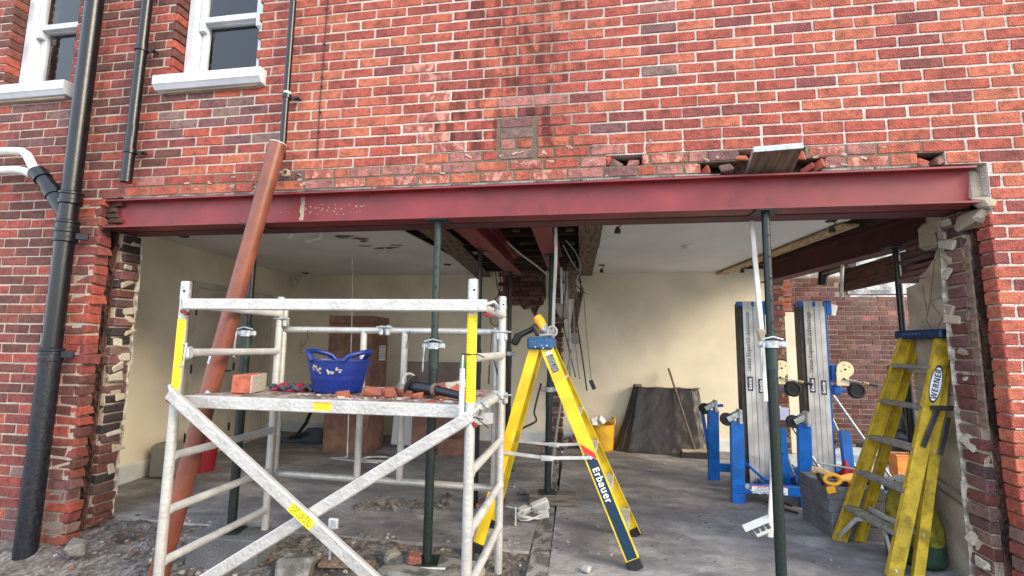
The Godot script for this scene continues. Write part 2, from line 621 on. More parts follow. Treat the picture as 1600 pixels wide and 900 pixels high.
func ground() -> void:
	var b := MB.new()
	b.col = lin(s(172, 166, 158))
	b.fan([Vector3(-150, -0.2, -150), Vector3(150, -0.2, -150), Vector3(150, -0.2, 150), Vector3(-150, -0.2, 150)], Vector3.UP)
	tag(obj("ground", b, mats.soil), "bare grey brown ground outside the house", "", "", "structure")
	b = MB.new()
	var f := FastNoiseLite.new()
	f.seed = 5
	f.frequency = 4.0
	f.fractal_octaves = 4
	b.sheet(150, 60, func(u: float, v: float) -> Vector3:
		var x := -4.6 + 8.6 * u
		var z := -0.40 + 1.9 * v
		var y := hill(x, z) + 0.024 * f.get_noise_2d(x, z)
		if z > -0.36 and z < 0.1:
			y += 0.02 * absf(f.get_noise_2d(x * 2.2 + 9, z * 2.2))
		for p in [Vector3(-3.22, -0.2, 0.10), Vector3(-1.55, 0.10, 0.16)]:
			var d := Vector2((x - p.x) * 0.8, z - p.y).length()
			y -= 0.13 * (1.0 - smoothstep(p.z * 0.5, p.z, d))
		return Vector3(x, y, z), Vector3.UP, func(u: float, v: float) -> Color:
			var x := -4.6 + 8.6 * u
			var z := -0.4 + 1.9 * v
			var k := f.get_noise_2d(x * 1.3 + 40, z * 1.3)
			return lin(s(138, 130, 122).lerp(s(104, 92, 85), clampf(0.45 + k * 1.6, 0, 1))))
	tag(obj("rubble_ground", b, mats.soil), "grey and brown broken ground along the cut wall", "", "", "structure")
	# loose stones
	var r := RandomNumberGenerator.new()
	r.seed = 77
	b = MB.new()
	b.box(Vector3.ZERO, Vector3.ONE, Basis(), 0.12, 0.2, r)
	var mm := MultiMesh.new()
	mm.transform_format = MultiMesh.TRANSFORM_3D
	mm.use_colors = true
	mm.mesh = b.mesh()
	mm.mesh.surface_set_material(0, mats.stone)
	var n := 1200
	mm.instance_count = n
	for i in n:
		var x := r.randf_range(-3.55, -0.1)
		var z := clampf(r.randfn(-0.02, 0.2), -0.42, 0.6)
		if r.randf() < 0.5:
			x = clampf(r.randfn([-3.0, -1.2, -0.35, -2.6, -1.9][r.randi() % 5], 0.35), -3.5, 0.1)
		var sz := 0.006 + 0.028 * pow(r.randf(), 3.0)
		var y := hill(x, z) + 0.024 * f.get_noise_2d(x, z) + sz * 0.2
		if z < -0.36:
			y = sz * 0.2
		var bs := Basis.from_euler(Vector3(r.randf() * 6, r.randf() * 6, r.randf() * 6)).scaled(Vector3(sz, sz * 0.7, sz * r.randf_range(0.8, 1.6)))
		mm.set_instance_transform(i, Transform3D(bs, Vector3(x, y, z)))
		var q := r.randf()
		mm.set_instance_color(i, lin(s(136, 130, 124).lerp(s(98, 92, 88), r.randf()) if q < 0.82 else (s(150, 96, 78) if q < 0.88 else s(182, 176, 168))))
	var mi := MultiMeshInstance3D.new()
	mi.multimesh = mm
	put(mi, "loose_rubble", self)
	tag(mi, "loose grey grit and small brick rubble along the threshold", "rubble", "", "stuff")
	# chunks one can point to
	var spots := [[Vector3(-1.16, 0.0, -0.12), 0.08, 0, "squarish grey lump of concrete between scaffold brace and pit"], [Vector3(-0.98, 0.03, -0.03), 0.07, 1, "reddish brick lump standing by a short white tube"], [Vector3(-3.3, -0.02, 0.12), 0.10, 2, "grey lump at the foot of the left brick jamb"], [Vector3(0.1, 0.02, -0.12), 0.04, 3, "small pale stone on the threshold left of the ladder foot"]]
	for p in spots:
		b = MB.new()
		b.col = lin([s(150, 144, 134), s(150, 92, 78), s(132, 128, 122), s(206, 202, 196)][p[2]])
		b.box(p[0], Vector3(p[1] * 1.3, p[1] * 0.8, p[1]), Basis(Vector3.UP, r.randf() * 3), p[1] * 0.15, p[1] * 0.16, r)
		one("rubble_lump", b, mats.stone, p[3], "rubble")


func brick_tone(x: float, y: float) -> int:
	var q := rng.randf()
	if absf(x + 0.05) < 0.75 and y > 2.6 and q < 0.06:
		return [9, 5, 7][rng.randi() % 3]
	if y > 2.75 and y < 3.32 and (absf(x + 2.7) < 0.5 or absf(x + 4.35) < 0.45) and q < 0.6 - 0.8 * absf(y - 3.2):   # weathered under the sills
		return [9, 5, 5, 8, 4][rng.randi() % 5]
	if y < 0.45 and q < 0.7:
		return [9, 5, 8, 9, 4][rng.randi() % 5]
	if x < -3.0:  # brown bricks, with the dimmer light at the left put into their tone
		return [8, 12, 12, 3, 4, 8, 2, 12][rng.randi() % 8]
	return [0, 0, 1, 1, 2, 2, 3, 3, 4, 2, 3, 1, 2, 1][rng.randi() % 14]


# how far the stain under the old chimney reaches
func stain(x: float, y: float) -> float:
	if y < 2.72:
		return 0.0
	return clampf(1.15 - absf(x + 0.42 + 0.05 * sin(y * 5.0)) / 0.5, 0.0, 1.0)


func mortar_tone(x: float, y: float) -> Color:
	var c := s(228, 215, 203)
	if x < -3.0:  # mortar greyed to dim the left end, where less light falls
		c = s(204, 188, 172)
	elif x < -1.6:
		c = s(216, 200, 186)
	if absf(x + 0.2) < 0.55 and y > 2.6:
		c = c.lerp(s(120, 104, 92), 0.6 * (1.0 - absf(x + 0.2) / 0.55))
	if x > -0.5 and x < 0.3 - (y - 2.62) * 1.3 and y < 2.93 or y < 2.7 and x > -0.98 and x < -0.4:
		c = s(124, 112, 94)
	if y < 2.64 and x > -3.45 and x < 2.2 and y > 2.4:
		c = s(128, 116, 98)
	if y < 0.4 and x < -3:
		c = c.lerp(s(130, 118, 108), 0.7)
	return lin(c * (0.94 + 0.1 * rng.randf()))


func inside(list: Array, x: float, y: float) -> bool:
	for w in list:
		if x > w[0] and x < w[1] and y > w[2] and y < w[3]:
			return true
	return false


# A wall face with voids cut out of it, made of cells; the sides of the voids go back by «deep».
func cells(b: MB, x0: float, x1: float, dx: float, y0: float, y1: float, dy: float, z: float, deep: float, voids: Array, tint: Callable) -> void:
	var nx := int(round((x1 - x0) / dx))
	var ny := int(round((y1 - y0) / dy))
	var full := []
	for i in nx + 2:
		var row := []
		for j in ny + 2:
			row.append(i > 0 and j > 0 and i <= nx and j <= ny and not inside(voids, x0 + (i - 0.5) * dx, y0 + (j - 0.5) * dy))
		full.append(row)
	for i in range(1, nx + 1):
		for j in range(1, ny + 1):
			if not full[i][j]:
				continue
			var xa := x0 + (i - 1) * dx
			var ya := y0 + (j - 1) * dy
			var xb := xa + dx
			var yb := ya + dy
			b.col = tint.call((xa + xb) / 2, (ya + yb) / 2)
			b.fan([Vector3(xa, ya, z), Vector3(xb, ya, z), Vector3(xb, yb, z), Vector3(xa, yb, z)], Vector3.BACK)
			if not full[i - 1][j]:
				b.fan([Vector3(xa, ya, z), Vector3(xa, yb, z), Vector3(xa, yb, z - deep), Vector3(xa, ya, z - deep)], Vector3.LEFT)
			if not full[i + 1][j]:
				b.fan([Vector3(xb, ya, z), Vector3(xb, yb, z), Vector3(xb, yb, z - deep), Vector3(xb, ya, z - deep)], Vector3.RIGHT)
			if not full[i][j - 1]:
				b.fan([Vector3(xa, ya, z), Vector3(xb, ya, z), Vector3(xb, ya, z - deep), Vector3(xa, ya, z - deep)], Vector3.DOWN)
			if not full[i][j + 1]:
				b.fan([Vector3(xa, yb, z), Vector3(xb, yb, z), Vector3(xb, yb, z - deep), Vector3(xa, yb, z - deep)], Vector3.UP)


func in_frame(p: Vector3) -> bool:
	var q := cam.transform.affine_inverse() * p
	if q.z > -0.1:
		return false
	return absf(q.x / -q.z) < 1.0667 * 1.03 and absf(q.y / -q.z) < 0.6 * 1.05


# A stock of brick shapes of unit length, to be stretched a little to the length wanted.
func brick_shapes(n: int, len: float, h: float, d: float, jit: float) -> Array:
	var list := []
	for i in n:
		var b := MB.new()
		b.box(Vector3.ZERO, Vector3(len, h, d), Basis(), 0.0035, jit, rng)
		list.append(b.mesh())
	return list


const WINDOWS := [[-4.70, -4.03, 3.44, 4.80], [-3.09, -2.36, 3.41, 4.78]]

func house_wall() -> void:
	var house := thing("brick_house", "red brick house wall with two white sash windows above a wide cut opening", "house", Vector3(-0.6, -0.2, -0.16))
	var bed := BED + 0.0
	var opening := [-3.585, 2.375, -1.0, 2.47]
	var holes := [[0.82, 1.05, 2.47, 2.545], [1.05, 1.43, 2.46, 2.60], [1.43, 1.55, 2.46, 2.545], [0.235, 0.475, 2.545, 2.62], [2.04, 2.20, 2.47, 2.555], [2.2, 2.41, 2.2, 2.47]]
	var voids: Array = WINDOWS + [opening] + holes
	var mvoids: Array = holes.duplicate()
	mvoids.append([-3.61, 2.39, -1.0, 2.47])
	for w in WINDOWS:
		mvoids.append([w[0] - 0.02, w[1] + 0.02, w[2], w[3]])
	var y0 := BED - 37 * COURSE
	var b := MB.new()
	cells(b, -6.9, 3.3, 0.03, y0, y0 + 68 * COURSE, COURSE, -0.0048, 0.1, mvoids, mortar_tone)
	var wall := obj("wall", b, mats.mortar, house)
	b = MB.new()
	cells(b, -6.9, 3.3, 0.05, -0.2, 5.0, 0.05, -0.165, WELL - 0.165, WINDOWS + [[-3.6, 2.4, -1.0, 2.455]], func(_x, _y): return Color.WHITE)
	b.fan([Vector3(-6.9, 2.455, -WELL), Vector3(3.3, 2.455, -WELL), Vector3(3.3, 3.4, -WELL), Vector3(-6.9, 3.4, -WELL)], Vector3.FORWARD)
	b.fan([Vector3(-6.9, -0.2, -WELL), Vector3(-3.6, -0.2, -WELL), Vector3(-3.6, 2.455, -WELL), Vector3(-6.9, 2.455, -WELL)], Vector3.FORWARD)
	b.fan([Vector3(2.4, -0.2, -WELL), Vector3(3.3, -0.2, -WELL), Vector3(3.3, 2.455, -WELL), Vector3(2.4, 2.455, -WELL)], Vector3.FORWARD)
	obj("inner_leaf", b, mats.core, house)
	# the bricks: [distance, x0, x1, y, tone, rough]
	var list := []
	for k in range(-37, 31):
		var y := BED + (k + 0.5) * COURSE
		var off := 0.0 if absi(k) % 2 == 1 else MODULE / 2
		var cuts: Array = WINDOWS.duplicate()
		var lo := -3.585
		var hi := 2.388
		if y < 2.47:
			lo += rng.randf_range(-0.012, 0.03)
			hi += rng.randf_range(-0.004, 0.003)
			if y > 2.2:
				hi = 2.41 + rng.randf_range(-0.02, 0.02)
			if y < 0.25:
				lo += rng.randf_range(-0.01, 0.03)
			if y > 1.95 and y < 2.2:
				hi += rng.randf_range(-0.004, 0.004)
		cuts.append([lo, hi, -1.0, 2.47])
		cuts.append_array(holes)
		cuts.append([3.304, 9.0, -9.0, 9.0])
		cuts.append([-9.0, -6.904, -9.0, 9.0])
		var bricks := []
		var rebuilt := k >= -2 and k <= 0
		var x := -5.4 + off
		var n0 := int(floor(-6.9 / MODULE)) - 1
		x = n0 * MODULE + off
		while x < 3.3:
			var len := MODULE
			if rebuilt and x > -3.5 and x < 2.0 and (k < 0 or x > -0.9 and x < 0.4):
				if rng.randf() < 0.3:
					len = MODULE * [0.5, 0.72, 0.9][rng.randi() % 3]
				bricks.append([x + 0.007, x + len - 0.009, true])
			else:
				bricks.append([x + 0.006 + rng.randf_range(-0.002, 0.002), x + len - 0.006 + rng.randf_range(-0.002, 0.002), false])
			x += len
			if absf(x + 0.3) < 0.12 and y < 2.9 and y > 2.6:
				x += 0.02                              # the seam beside the old chimney bricks
		if k >= 0 and k <= 3:                          # the stump of the old chimney breast, built up separately
			var own := []
			for p in bricks:
				if p[1] < -0.48 or p[0] > -0.22:
					own.append(p)
				elif p[0] < -0.53:
					own.append([p[0], -0.485, false])
				elif p[1] > -0.16:
					own.append([-0.205, p[1], true])
			bricks = own
			if k == 1:
				bricks.append([-0.46, -0.365, true, 7])
				bricks.append([-0.345, -0.25, true, 0])
			else:
				bricks.append([-0.46, -0.243, true, [9, 7, 9, 5][k]])
		for p in bricks:
			var parts := [[p[0], p[1]]]
			for w in cuts:
				if y > w[2] and y < w[3]:
					var next := []
					for a in parts:
						if a[1] <= w[0] or a[0] >= w[1]:
							next.append(a)
							continue
						if a[0] < w[0]:
							next.append([a[0], w[0] + 0.004])
						if a[1] > w[1]:
							next.append([w[1] - 0.004, a[1]])
					parts = next
			for a in parts:
				if a[1] - a[0] < 0.03:
					continue
				var cx: float = (a[0] + a[1]) / 2
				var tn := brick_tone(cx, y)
				if p[2]:
					tn = [0, 7, 7, 2, 7, 0, 3, 5, 1][rng.randi() % 9]
				if p.size() > 3:
					tn = p[3]
				var ctr := Vector3(cx, y, 0)
				var see := in_frame(ctr)
				list.append([ctr.distance_to(cam.position) + (0.0 if see else 1000.0), a[0], a[1], y, tn, rebuilt and p[2]])
	list.sort_custom(func(p, q): return p[0] < q[0])
	var shapes := brick_shapes(12, 0.2247, 0.0635, 0.1, 0.0022)
	var short := brick_shapes(8, 0.11, 0.0635, 0.1, 0.0025)
	var rest := MB.new()
	var runs := MB.new()
	for i in list.size():
		var p: Array = list[i]
		var l: float = p[2] - p[1]
		var z := -0.05 + rng.randf_range(-0.001, 0.001)
		var c := Vector3((p[1] + p[2]) / 2, p[3] + rng.randf_range(-0.0015, 0.0015), z)
		var turn := Basis.from_euler(Vector3(rng.randf_range(-0.01, 0.01), rng.randf_range(-0.006, 0.006), rng.randf_range(-0.007, 0.007)))
		if i < 300:
			var o := MeshInstance3D.new()
			var big := l > 0.16
			o.mesh = shapes[rng.randi() % 12] if big else short[rng.randi() % 8]
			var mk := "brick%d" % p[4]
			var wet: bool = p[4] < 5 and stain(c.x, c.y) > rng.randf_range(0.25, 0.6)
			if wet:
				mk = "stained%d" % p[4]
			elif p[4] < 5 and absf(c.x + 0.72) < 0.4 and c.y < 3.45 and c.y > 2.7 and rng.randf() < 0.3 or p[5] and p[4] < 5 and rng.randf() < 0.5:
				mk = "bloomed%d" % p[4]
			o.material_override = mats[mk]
			o.transform = Transform3D(turn * Basis.from_scale(Vector3(l / (0.2247 if big else 0.11), 0.97 if p[5] else 1.0, 1.0)), c - where(wall))
			put(o, "brick", wall)
		else:
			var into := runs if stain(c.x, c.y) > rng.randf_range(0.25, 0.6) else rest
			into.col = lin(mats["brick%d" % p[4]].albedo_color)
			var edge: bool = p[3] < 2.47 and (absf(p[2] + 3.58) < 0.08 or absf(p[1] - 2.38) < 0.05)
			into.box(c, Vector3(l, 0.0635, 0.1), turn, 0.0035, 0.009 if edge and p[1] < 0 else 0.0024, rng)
	kind(obj("brickwork", rest, mats.brickvc, wall), "stuff")
	kind(obj("brickwork", runs, mats.stainedvc, wall), "stuff")
	# smears of mortar on the bricks that were put back, and broken ends in the holes
	var sm := MB.new()
	for i in 60:
		var x := rng.randf_range(-3.3, 2.0)
		var y := 2.475 + rng.randf() * (0.23 if absf(x + 0.2) < 0.8 else 0.13)
		if inside(holes, x, y):
			continue
		sm.box(Vector3(x, y, 0.0), Vector3(rng.randf_range(0.012, 0.05), rng.randf_range(0.006, 0.018), 0.003), Basis(Vector3.BACK, rng.randf_range(-0.5, 0.5)), 0.0015, 0.006, rng)
	kind(obj("mortar_smears", sm, mats.lime_smear, wall), "stuff")
	for q in [[0.86, 2.49, 2], [0.99, 2.50, 9], [1.46, 2.485, 3], [1.53, 2.51, 1], [0.30, 2.56, 9], [0.42, 2.558, 7], [2.07, 2.49, 2], [2.17, 2.50, 13], [0.25, 2.60, 2], [1.07, 2.57, 0], [1.42, 2.575, 1]]:
		var bb := MB.new()
		bb.box(Vector3(q[0], q[1], -0.045), Vector3(rng.randf_range(0.05, 0.1), rng.randf_range(0.03, 0.06), 0.07), Basis.from_euler(Vector3(rng.randf_range(-0.4, 0.4), rng.randf() * 2, rng.randf_range(-0.4, 0.4))), 0.006, 0.012, rng)
		obj("broken_brick", bb, mats["brick%d" % q[2]], wall)
	# windows
	for i in 2:
		sash_window(house, WINDOWS[i], i)
	b = MB.new()
	b.box(Vector3(-1.05, 5.06, -2.2), Vector3(8.8, 0.12, 4.5), Basis(), 0.01)
	obj("unseen_roof_slab", b, mats.dark_void, house)  # unseen flat slab added to keep the sun out from above
	b = MB.new()
	b.box(Vector3(-0.75, 3.87, -4.2), Vector3(8.3, 2.27, 0.12), Basis(), 0.0)
	b.box(Vector3(-4.86, 3.87, -2.24), Vector3(0.12, 2.27, 3.75), Basis(), 0.0)
	b.box(Vector3(3.0, 3.87, -2.24), Vector3(0.12, 2.27, 3.75), Basis(), 0.0)
	b.box(Vector3(-2.2, 3.87, -1.6), Vector3(5.2, 2.27, 0.06), Basis(), 0.0)
	obj("upper_room", b, mats.dark_void, house)  # unseen walls added to shut off the sky behind the panes, coloured near black


func sash_window(house: Node3D, w: Array, i: int) -> void:
	var x0: float = w[0]
	var x1: float = w[1]
	var y0: float = w[2]
	var y1: float = w[3]
	var z := -0.10
	var wh: Material = mats.sash_white
	var b := MB.new()
	for x in [x0 + 0.035, x1 - 0.035]:
		b.bar(Vector3(x, y0, z - 0.05), Vector3(x, y1, z - 0.05), 0.07, 0.1, Vector3.BACK, 0.006)
		b.bar(Vector3(x + (0.02 if x < x0 + 0.1 else -0.02), y0, z - 0.06), Vector3(x + (0.02 if x < x0 + 0.1 else -0.02), y1, z - 0.06), 0.05, 0.08, Vector3.BACK, 0.006)
	b.bar(Vector3(x0, y1 - 0.035, z - 0.05), Vector3(x1, y1 - 0.035, z - 0.05), 0.1, 0.07)
	b.bar(Vector3(x0, y0 + 0.02, z - 0.06), Vector3(x1, y0 + 0.02, z - 0.06), 0.12, 0.04)
	var fr := obj("window", b, wh, house)
	var meet: float = [4.06, 3.97][i]
	for k in 2:
		b = MB.new()
		var ya := y0 + 0.04 if k == 0 else meet - 0.02
		var yb := meet + 0.025 if k == 0 else y1 - 0.06
		var zz := z - 0.085 if k == 0 else z - 0.045
		var xa := x0 + 0.085
		var xb := x1 - 0.085
		for x in [xa + 0.025, xb - 0.025]:
			b.bar(Vector3(x, ya - (0.06 if k == 1 else 0.0), zz), Vector3(x, yb, zz), 0.05, 0.04, Vector3.BACK, 0.004)
		b.bar(Vector3(xa, ya + 0.03, zz), Vector3(xb, ya + 0.03, zz), 0.042, 0.06 if k == 0 else 0.05)
		b.bar(Vector3(xa, yb - 0.02, zz), Vector3(xb, yb - 0.02, zz), 0.042, 0.045)
		obj("sash", b, wh, fr)
		b = MB.new()
		b.fan([Vector3(xa + 0.03, ya + 0.03, zz), Vector3(xb - 0.03, ya + 0.03, zz), Vector3(xb - 0.03, yb - 0.03, zz), Vector3(xa + 0.03, yb - 0.03, zz)], Vector3.BACK)
		obj("pane", b, mats.glass, fr)
	b = MB.new()
	var sx0: float = [-4.78, -3.17][i]
	var sx1: float = [-3.985, -2.262][i]
	b.extrude([Vector2(-0.11, 0), Vector2(0.075, -0.012), Vector2(0.08, -0.018), Vector2(0.08, -0.085), Vector2(0.07, -0.095), Vector2(0.05, -0.12), Vector2(0.0, -0.125), Vector2(-0.11, -0.125)], Vector3(sx1, y0 + 0.004, 0), Vector3(sx0, y0 + 0.004, 0))
	obj("sill", b, wh, fr)
	b = MB.new()          # the lime bedding squeezed out under the sill
	b.box(Vector3((sx0 + sx1) / 2 + 0.02, y0 - 0.128, 0.012), Vector3(sx1 - sx0 - 0.1, 0.016, 0.05), Basis(), 0.006, 0.004, rng)
	obj("sill_bedding", b, mats.plaster, fr)


# ---------- rooms behind the opening

func rooms() -> void:
	# floor slabs either side of the line where the party wall stood
	var b := MB.new()
	b.extrude([Vector2(-4.9, 0.38), Vector2(-0.285, 0.36), Vector2(-0.315, 4.06), Vector2(-4.9, 4.06)], Vector3(0, -0.12, 0), Vector3(0, 0, 0), Vector3.FORWARD)
	tag(obj("floor", b, mats.screed), "dusty dark grey screed floor of the left room", "", "", "structure")
	b = MB.new()
	b.extrude([Vector2(-0.125, -0.02), Vector2(-0.08, -0.16), Vector2(0.3, -0.3), Vector2(1.1, -0.42), Vector2(2.38, -0.45), Vector2(2.38, 0.36), Vector2(2.52, 0.36), Vector2(2.52, 4.06), Vector2(-0.225, 4.06)], Vector3(0, -0.12, 0), Vector3(0, 0, 0), Vector3.FORWARD)
	tag(obj("floor", b, mats.screed), "dusty grey screed floor of the right room", "", "", "structure")
	b = MB.new()
	for i in 10:
		var z0 := 0.04 - 0.41 * i
		var x := -0.195 - 0.0165 * i
		b.box(Vector3(x, -0.06 + rng.randf_range(-0.004, 0.003), z0 - 0.2), Vector3(0.14, 0.11, 0.405), Basis(Vector3.UP, 0.02), 0.008, 0.005, rng)
	tag(obj("footing_strip", b, mats.concrete), "grey strip of old wall footing between the two floors", "", "", "structure")
	# left wall, slightly skewed
	var a := Vector3(-4.27, 0, -0.34)
	var e := Vector3(-4.67, 0, -4.06)
	b = MB.new()
	b.extrude([Vector2(0, 0), Vector2(0.12, 0), Vector2(0.12, 2.7), Vector2(0, 2.7)], a, e)
	one("side_wall", b, mats.cream, "plain beige plastered wall along the left side of the left room", "wall")
	var dir := (e - a).normalized()
	b = MB.new()
	for q in [[0.0, 1.47], [3.22, 3.72]]:
		var p0: Vector3 = a + dir * q[0]
		var p1: Vector3 = a + dir * q[1]
		b.extrude([Vector2(-0.018, 0), Vector2(0, 0), Vector2(0, 0.17), Vector2(-0.008, 0.17), Vector2(-0.018, 0.15)], p0, p1)
	one("skirting_board", b, mats.gloss_white, "white skirting board along the beige side wall", "skirting")
	# a pair of cupboard doors in that wall
	var t := thing("cupboard_doors", "pair of tall pale cupboard doors in the left side wall behind the scaffold", "door", a + dir * 1.5)
	var along := Basis(dir, Vector3.UP, dir.cross(Vector3.UP))
	b = MB.new()
	for q in [1.53, 3.17]:
		var p: Vector3 = a + dir * q + along.z * 0.0
		b.box(p + Vector3(0.012, 1.0, 0), Vector3(0.07, 2.06, 0.03), along, 0.004)
	b.box(a + dir * 2.35 + Vector3(0.012, 2.05, 0), Vector3(1.7, 0.07, 0.03), along, 0.004)
	obj("frame", b, mats.door_paint, t)
	for k in 2:
		var c: Vector3 = a + dir * (1.96 + 0.79 * k) + Vector3(0.012, 1.01, 0)
		b = MB.new()
		b.box(c, Vector3(0.77, 1.98, 0.02), along, 0.003)
		for y in [-0.48, 0.5]:
			for x in [-0.17, 0.17]:
				b.box(c + along * Vector3(x, y, 0) + Vector3(0.012, 0, 0), Vector3(0.26, 0.8, 0.006), along, 0.003)
		var d := obj("door", b, mats.door_paint, t)
		for y in [-0.72, 0.05, 0.72]:
			b = MB.new()
			b.tube([c + along * Vector3(-0.39, y - 0.05, 0) + Vector3(0.016, 0, 0), c + along * Vector3(-0.39, y + 0.05, 0) + Vector3(0.016, 0, 0)], 0.012, 8)
			obj("hinge", b, mats.black_iron, d)
		b = MB.new()
		b.bar(c + along * Vector3(0.3 - 0.6 * k, 0.0, 0) + Vector3(0.045, 0, 0), c + along * Vector3(0.18 - 0.36 * k, 0.0, 0) + Vector3(0.045, 0, 0), 0.016, 0.02)
		obj("handle", b, mats.black_iron, d)
	# back wall with the scar of the party wall and a bare brick patch
	b = MB.new()
	b.extrude([Vector2(-4.8, 0), Vector2(2.62, 0), Vector2(2.62, 2.7), Vector2(-0.52, 2.7), Vector2(-0.5, 2.1), Vector2(-0.56, 2.0), Vector2(-0.62, 1.93), Vector2(-0.66, 1.8), Vector2(-0.7, 1.86), Vector2(-0.74, 1.94), Vector2(-0.83, 1.92), Vector2(-0.9, 1.99), Vector2(-1.0, 1.98), Vector2(-1.05, 2.06), Vector2(-1.16, 2.05), Vector2(-1.17, 2.7), Vector2(-4.8, 2.7)].map(func(p): return Vector2(-p.x, p.y)), Vector3(0, 0, -4.05), Vector3(0, 0, -4.075))
	var bw := one("back_wall", b, mats.cream, "long cream plastered wall at the back of both rooms", "wall")
	b = MB.new()
	b.box(Vector3(-1.0, 1.35, -4.13), Vector3(7.6, 2.7, 0.1), Basis(), 0.004)
	obj("masonry", b, mats.mud_plaster, bw)
	for k in 9:
		for i in 4:
			var x := -1.12 + 0.235 * i + (0.11 if k % 2 else 0.0)
			if x > -0.55:
				continue
			b = MB.new()
			b.box(Vector3(x, 2.02 + 0.072 * k, -4.065), Vector3(0.22, 0.06, 0.05), Basis(), 0.004, 0.005, rng)
			obj("brick", b, mats["brick%d" % [11, 12, 13, 9][rng.randi() % 4]], bw)
	for k in 34:     # the scar: broken brick ends up the wall
		b = MB.new()
		b.box(Vector3(-0.33 + rng.randf_range(-0.012, 0.012), 0.05 + 0.0715 * k, -4.04), Vector3(0.16 + rng.randf_range(-0.03, 0.03), 0.06, 0.07), Basis(Vector3.UP, rng.randf_range(-0.1, 0.1)), 0.006, 0.009, rng)
		obj("brick_end", b, mats["brick%d" % [11, 9, 6, 9, 11][rng.randi() % 5]], bw)
	for k in 33:     # toothed brick edge on the right
		b = MB.new()
		var w := 0.11 + (0.05 if k % 2 else 0.0) + rng.randf_range(-0.02, 0.02)
		b.box(Vector3(2.62 + w / 2, 0.04 + 0.0735 * k, -4.12), Vector3(w, 0.066, 0.12), Basis(), 0.005, 0.007, rng)
		obj("brick_tooth", b, mats["brick%d" % [6, 9, 4, 6, 8][rng.randi() % 5]], bw)
	b = MB.new()
	b.box(Vector3(2.86, 0.95, -4.17), Vector3(0.2, 1.9, 0.1), Basis(), 0.006, 0.004, rng)
	one("plaster_strip", b, mats.cream, "narrow cream plaster strip beside the dark toothed brick edge", "wall")
	for k in 8:
		b = MB.new()
		b.box(Vector3(2.83 + rng.randf_range(-0.02, 0.02), 1.94 + 0.068 * k, -4.17), Vector3(0.14 + (0.05 if k % 2 else 0.0), 0.06, 0.1), Basis(), 0.006, 0.008, rng)
		obj("brick_tooth", b, mats["brick%d" % [0, 1, 7, 0][rng.randi() % 4]], bw)
	for q in [[-4.64, -3.25, "white skirting board at the back wall left of the tall carton"], [-1.6, -0.42, "white skirting board at the back wall left of the wall scar"], [-0.24, 2.6, "white skirting board at the back wall of the right room"]]:
		b = MB.new()
		b.extrude([Vector2(0, 0), Vector2(0.018, 0), Vector2(0.018, 0.14), Vector2(0.008, 0.17), Vector2(0, 0.17)], Vector3(q[1], 0, -4.05), Vector3(q[0], 0, -4.05))
		one("skirting_board", b, mats.gloss_white, q[2], "skirting", "skirting boards")
	# ceilings
	b = MB.new()
	var left := [Vector2(-4.66, -0.33), Vector2(-2.95, -0.33), Vector2(-2.674, -0.98), Vector2(-2.3, -1.03), Vector2(-2.05, -1.09), Vector2(-1.64, -1.26), Vector2(-1.56, -2.2), Vector2(-1.455, -3.52), Vector2(-1.49, -4.05), Vector2(-4.75, -4.05)]
	b.extrude(left.map(func(p): return Vector2(p.x, -p.y)), Vector3(0, 2.46, 0), Vector3(0, 2.475, 0), Vector3.FORWARD)
	tag(obj("ceiling", b, mats.white_board), "off white ceiling of the left room with a cut edge", "", "", "structure")
	b = MB.new()
	var right := [Vector2(0.262, -0.33), Vector2(2.36, -0.33), Vector2(2.27, -1.29), Vector2(1.99, -4.05), Vector2(0.17, -4.05)]
	b.extrude(right.map(func(p): return Vector2(p.x, -p.y)), Vector3(0, 2.46, 0), Vector3(0, 2.475, 0), Vector3.FORWARD)
	tag(obj("ceiling", b, mats.white_board), "pale ceiling of the right room", "", "", "structure")
	# joists and boards above
	var uf := thing("upper_floor", "dark timber joists and boards above the cut ceilings", "floor joists", Vector3(-1.1, 2.476, -2.2))
	b = MB.new()
	b.box(Vector3(-0.9, 2.72, -2.22), Vector3(8.1, 0.03, 3.8), Basis(), 0.0)
	obj("floorboards", b, mats.joist, uf)
	for k in 10:
		b = MB.new()
		b.box(Vector3(-0.9 + rng.randf_range(-0.02, 0.02), 2.59, -0.5 - 0.38 * k), Vector3(7.9, 0.21, 0.055), Basis(), 0.004)
		obj("joist", b, mats.joist, uf)
	for k in 3:          # cut ends of old joists that stop beside the beams
		for q in [[-0.57, 0.13], [-0.06, 0.1]]:
			b = MB.new()
			b.box(Vector3(q[0] + rng.randf_range(-0.02, 0.02), 2.475, -0.9 - 0.6 * k + q[1]), Vector3(0.07, 0.03, 0.04), Basis(), 0.004)
			obj("joist_end", b, mats.old_wood, uf)
	# boards along the ceiling edges
	for q in [[Vector3(-1.30, 2.43, -0.35), Vector3(-1.29, 2.43, -1.75), 0.26, "plywood board at the left ceiling edge, nearer half", "old_wood"], [Vector3(-1.31, 2.425, -1.76), Vector3(-1.46, 2.425, -4.04), 0.24, "plywood board at the left ceiling edge, farther half", "old_wood"], [Vector3(0.15, 2.43, -0.6), Vector3(0.13, 2.43, -2.0), 0.21, "board under the right ceiling edge, nearer of two end to end", "old_wood"], [Vector3(0.127, 2.432, -2.006), Vector3(0.075, 2.432, -4.03), 0.20, "board under the right ceiling edge, farther of two end to end", "old_wood"], [Vector3(2.31, 2.435, -1.3), Vector3(1.98, 2.435, -4.03), 0.15, "pale new plank running back along the right edge of the ceiling", "pale_wood"]]:
		b = MB.new()
		b.bar(q[0], q[1], q[2], 0.02, Vector3.UP, 0.003)
		one("ceiling_plank", b, mats[q[4]], q[3], "plank", "planks at the ceiling edges")
	# fittings on the ceilings
	var f := 0
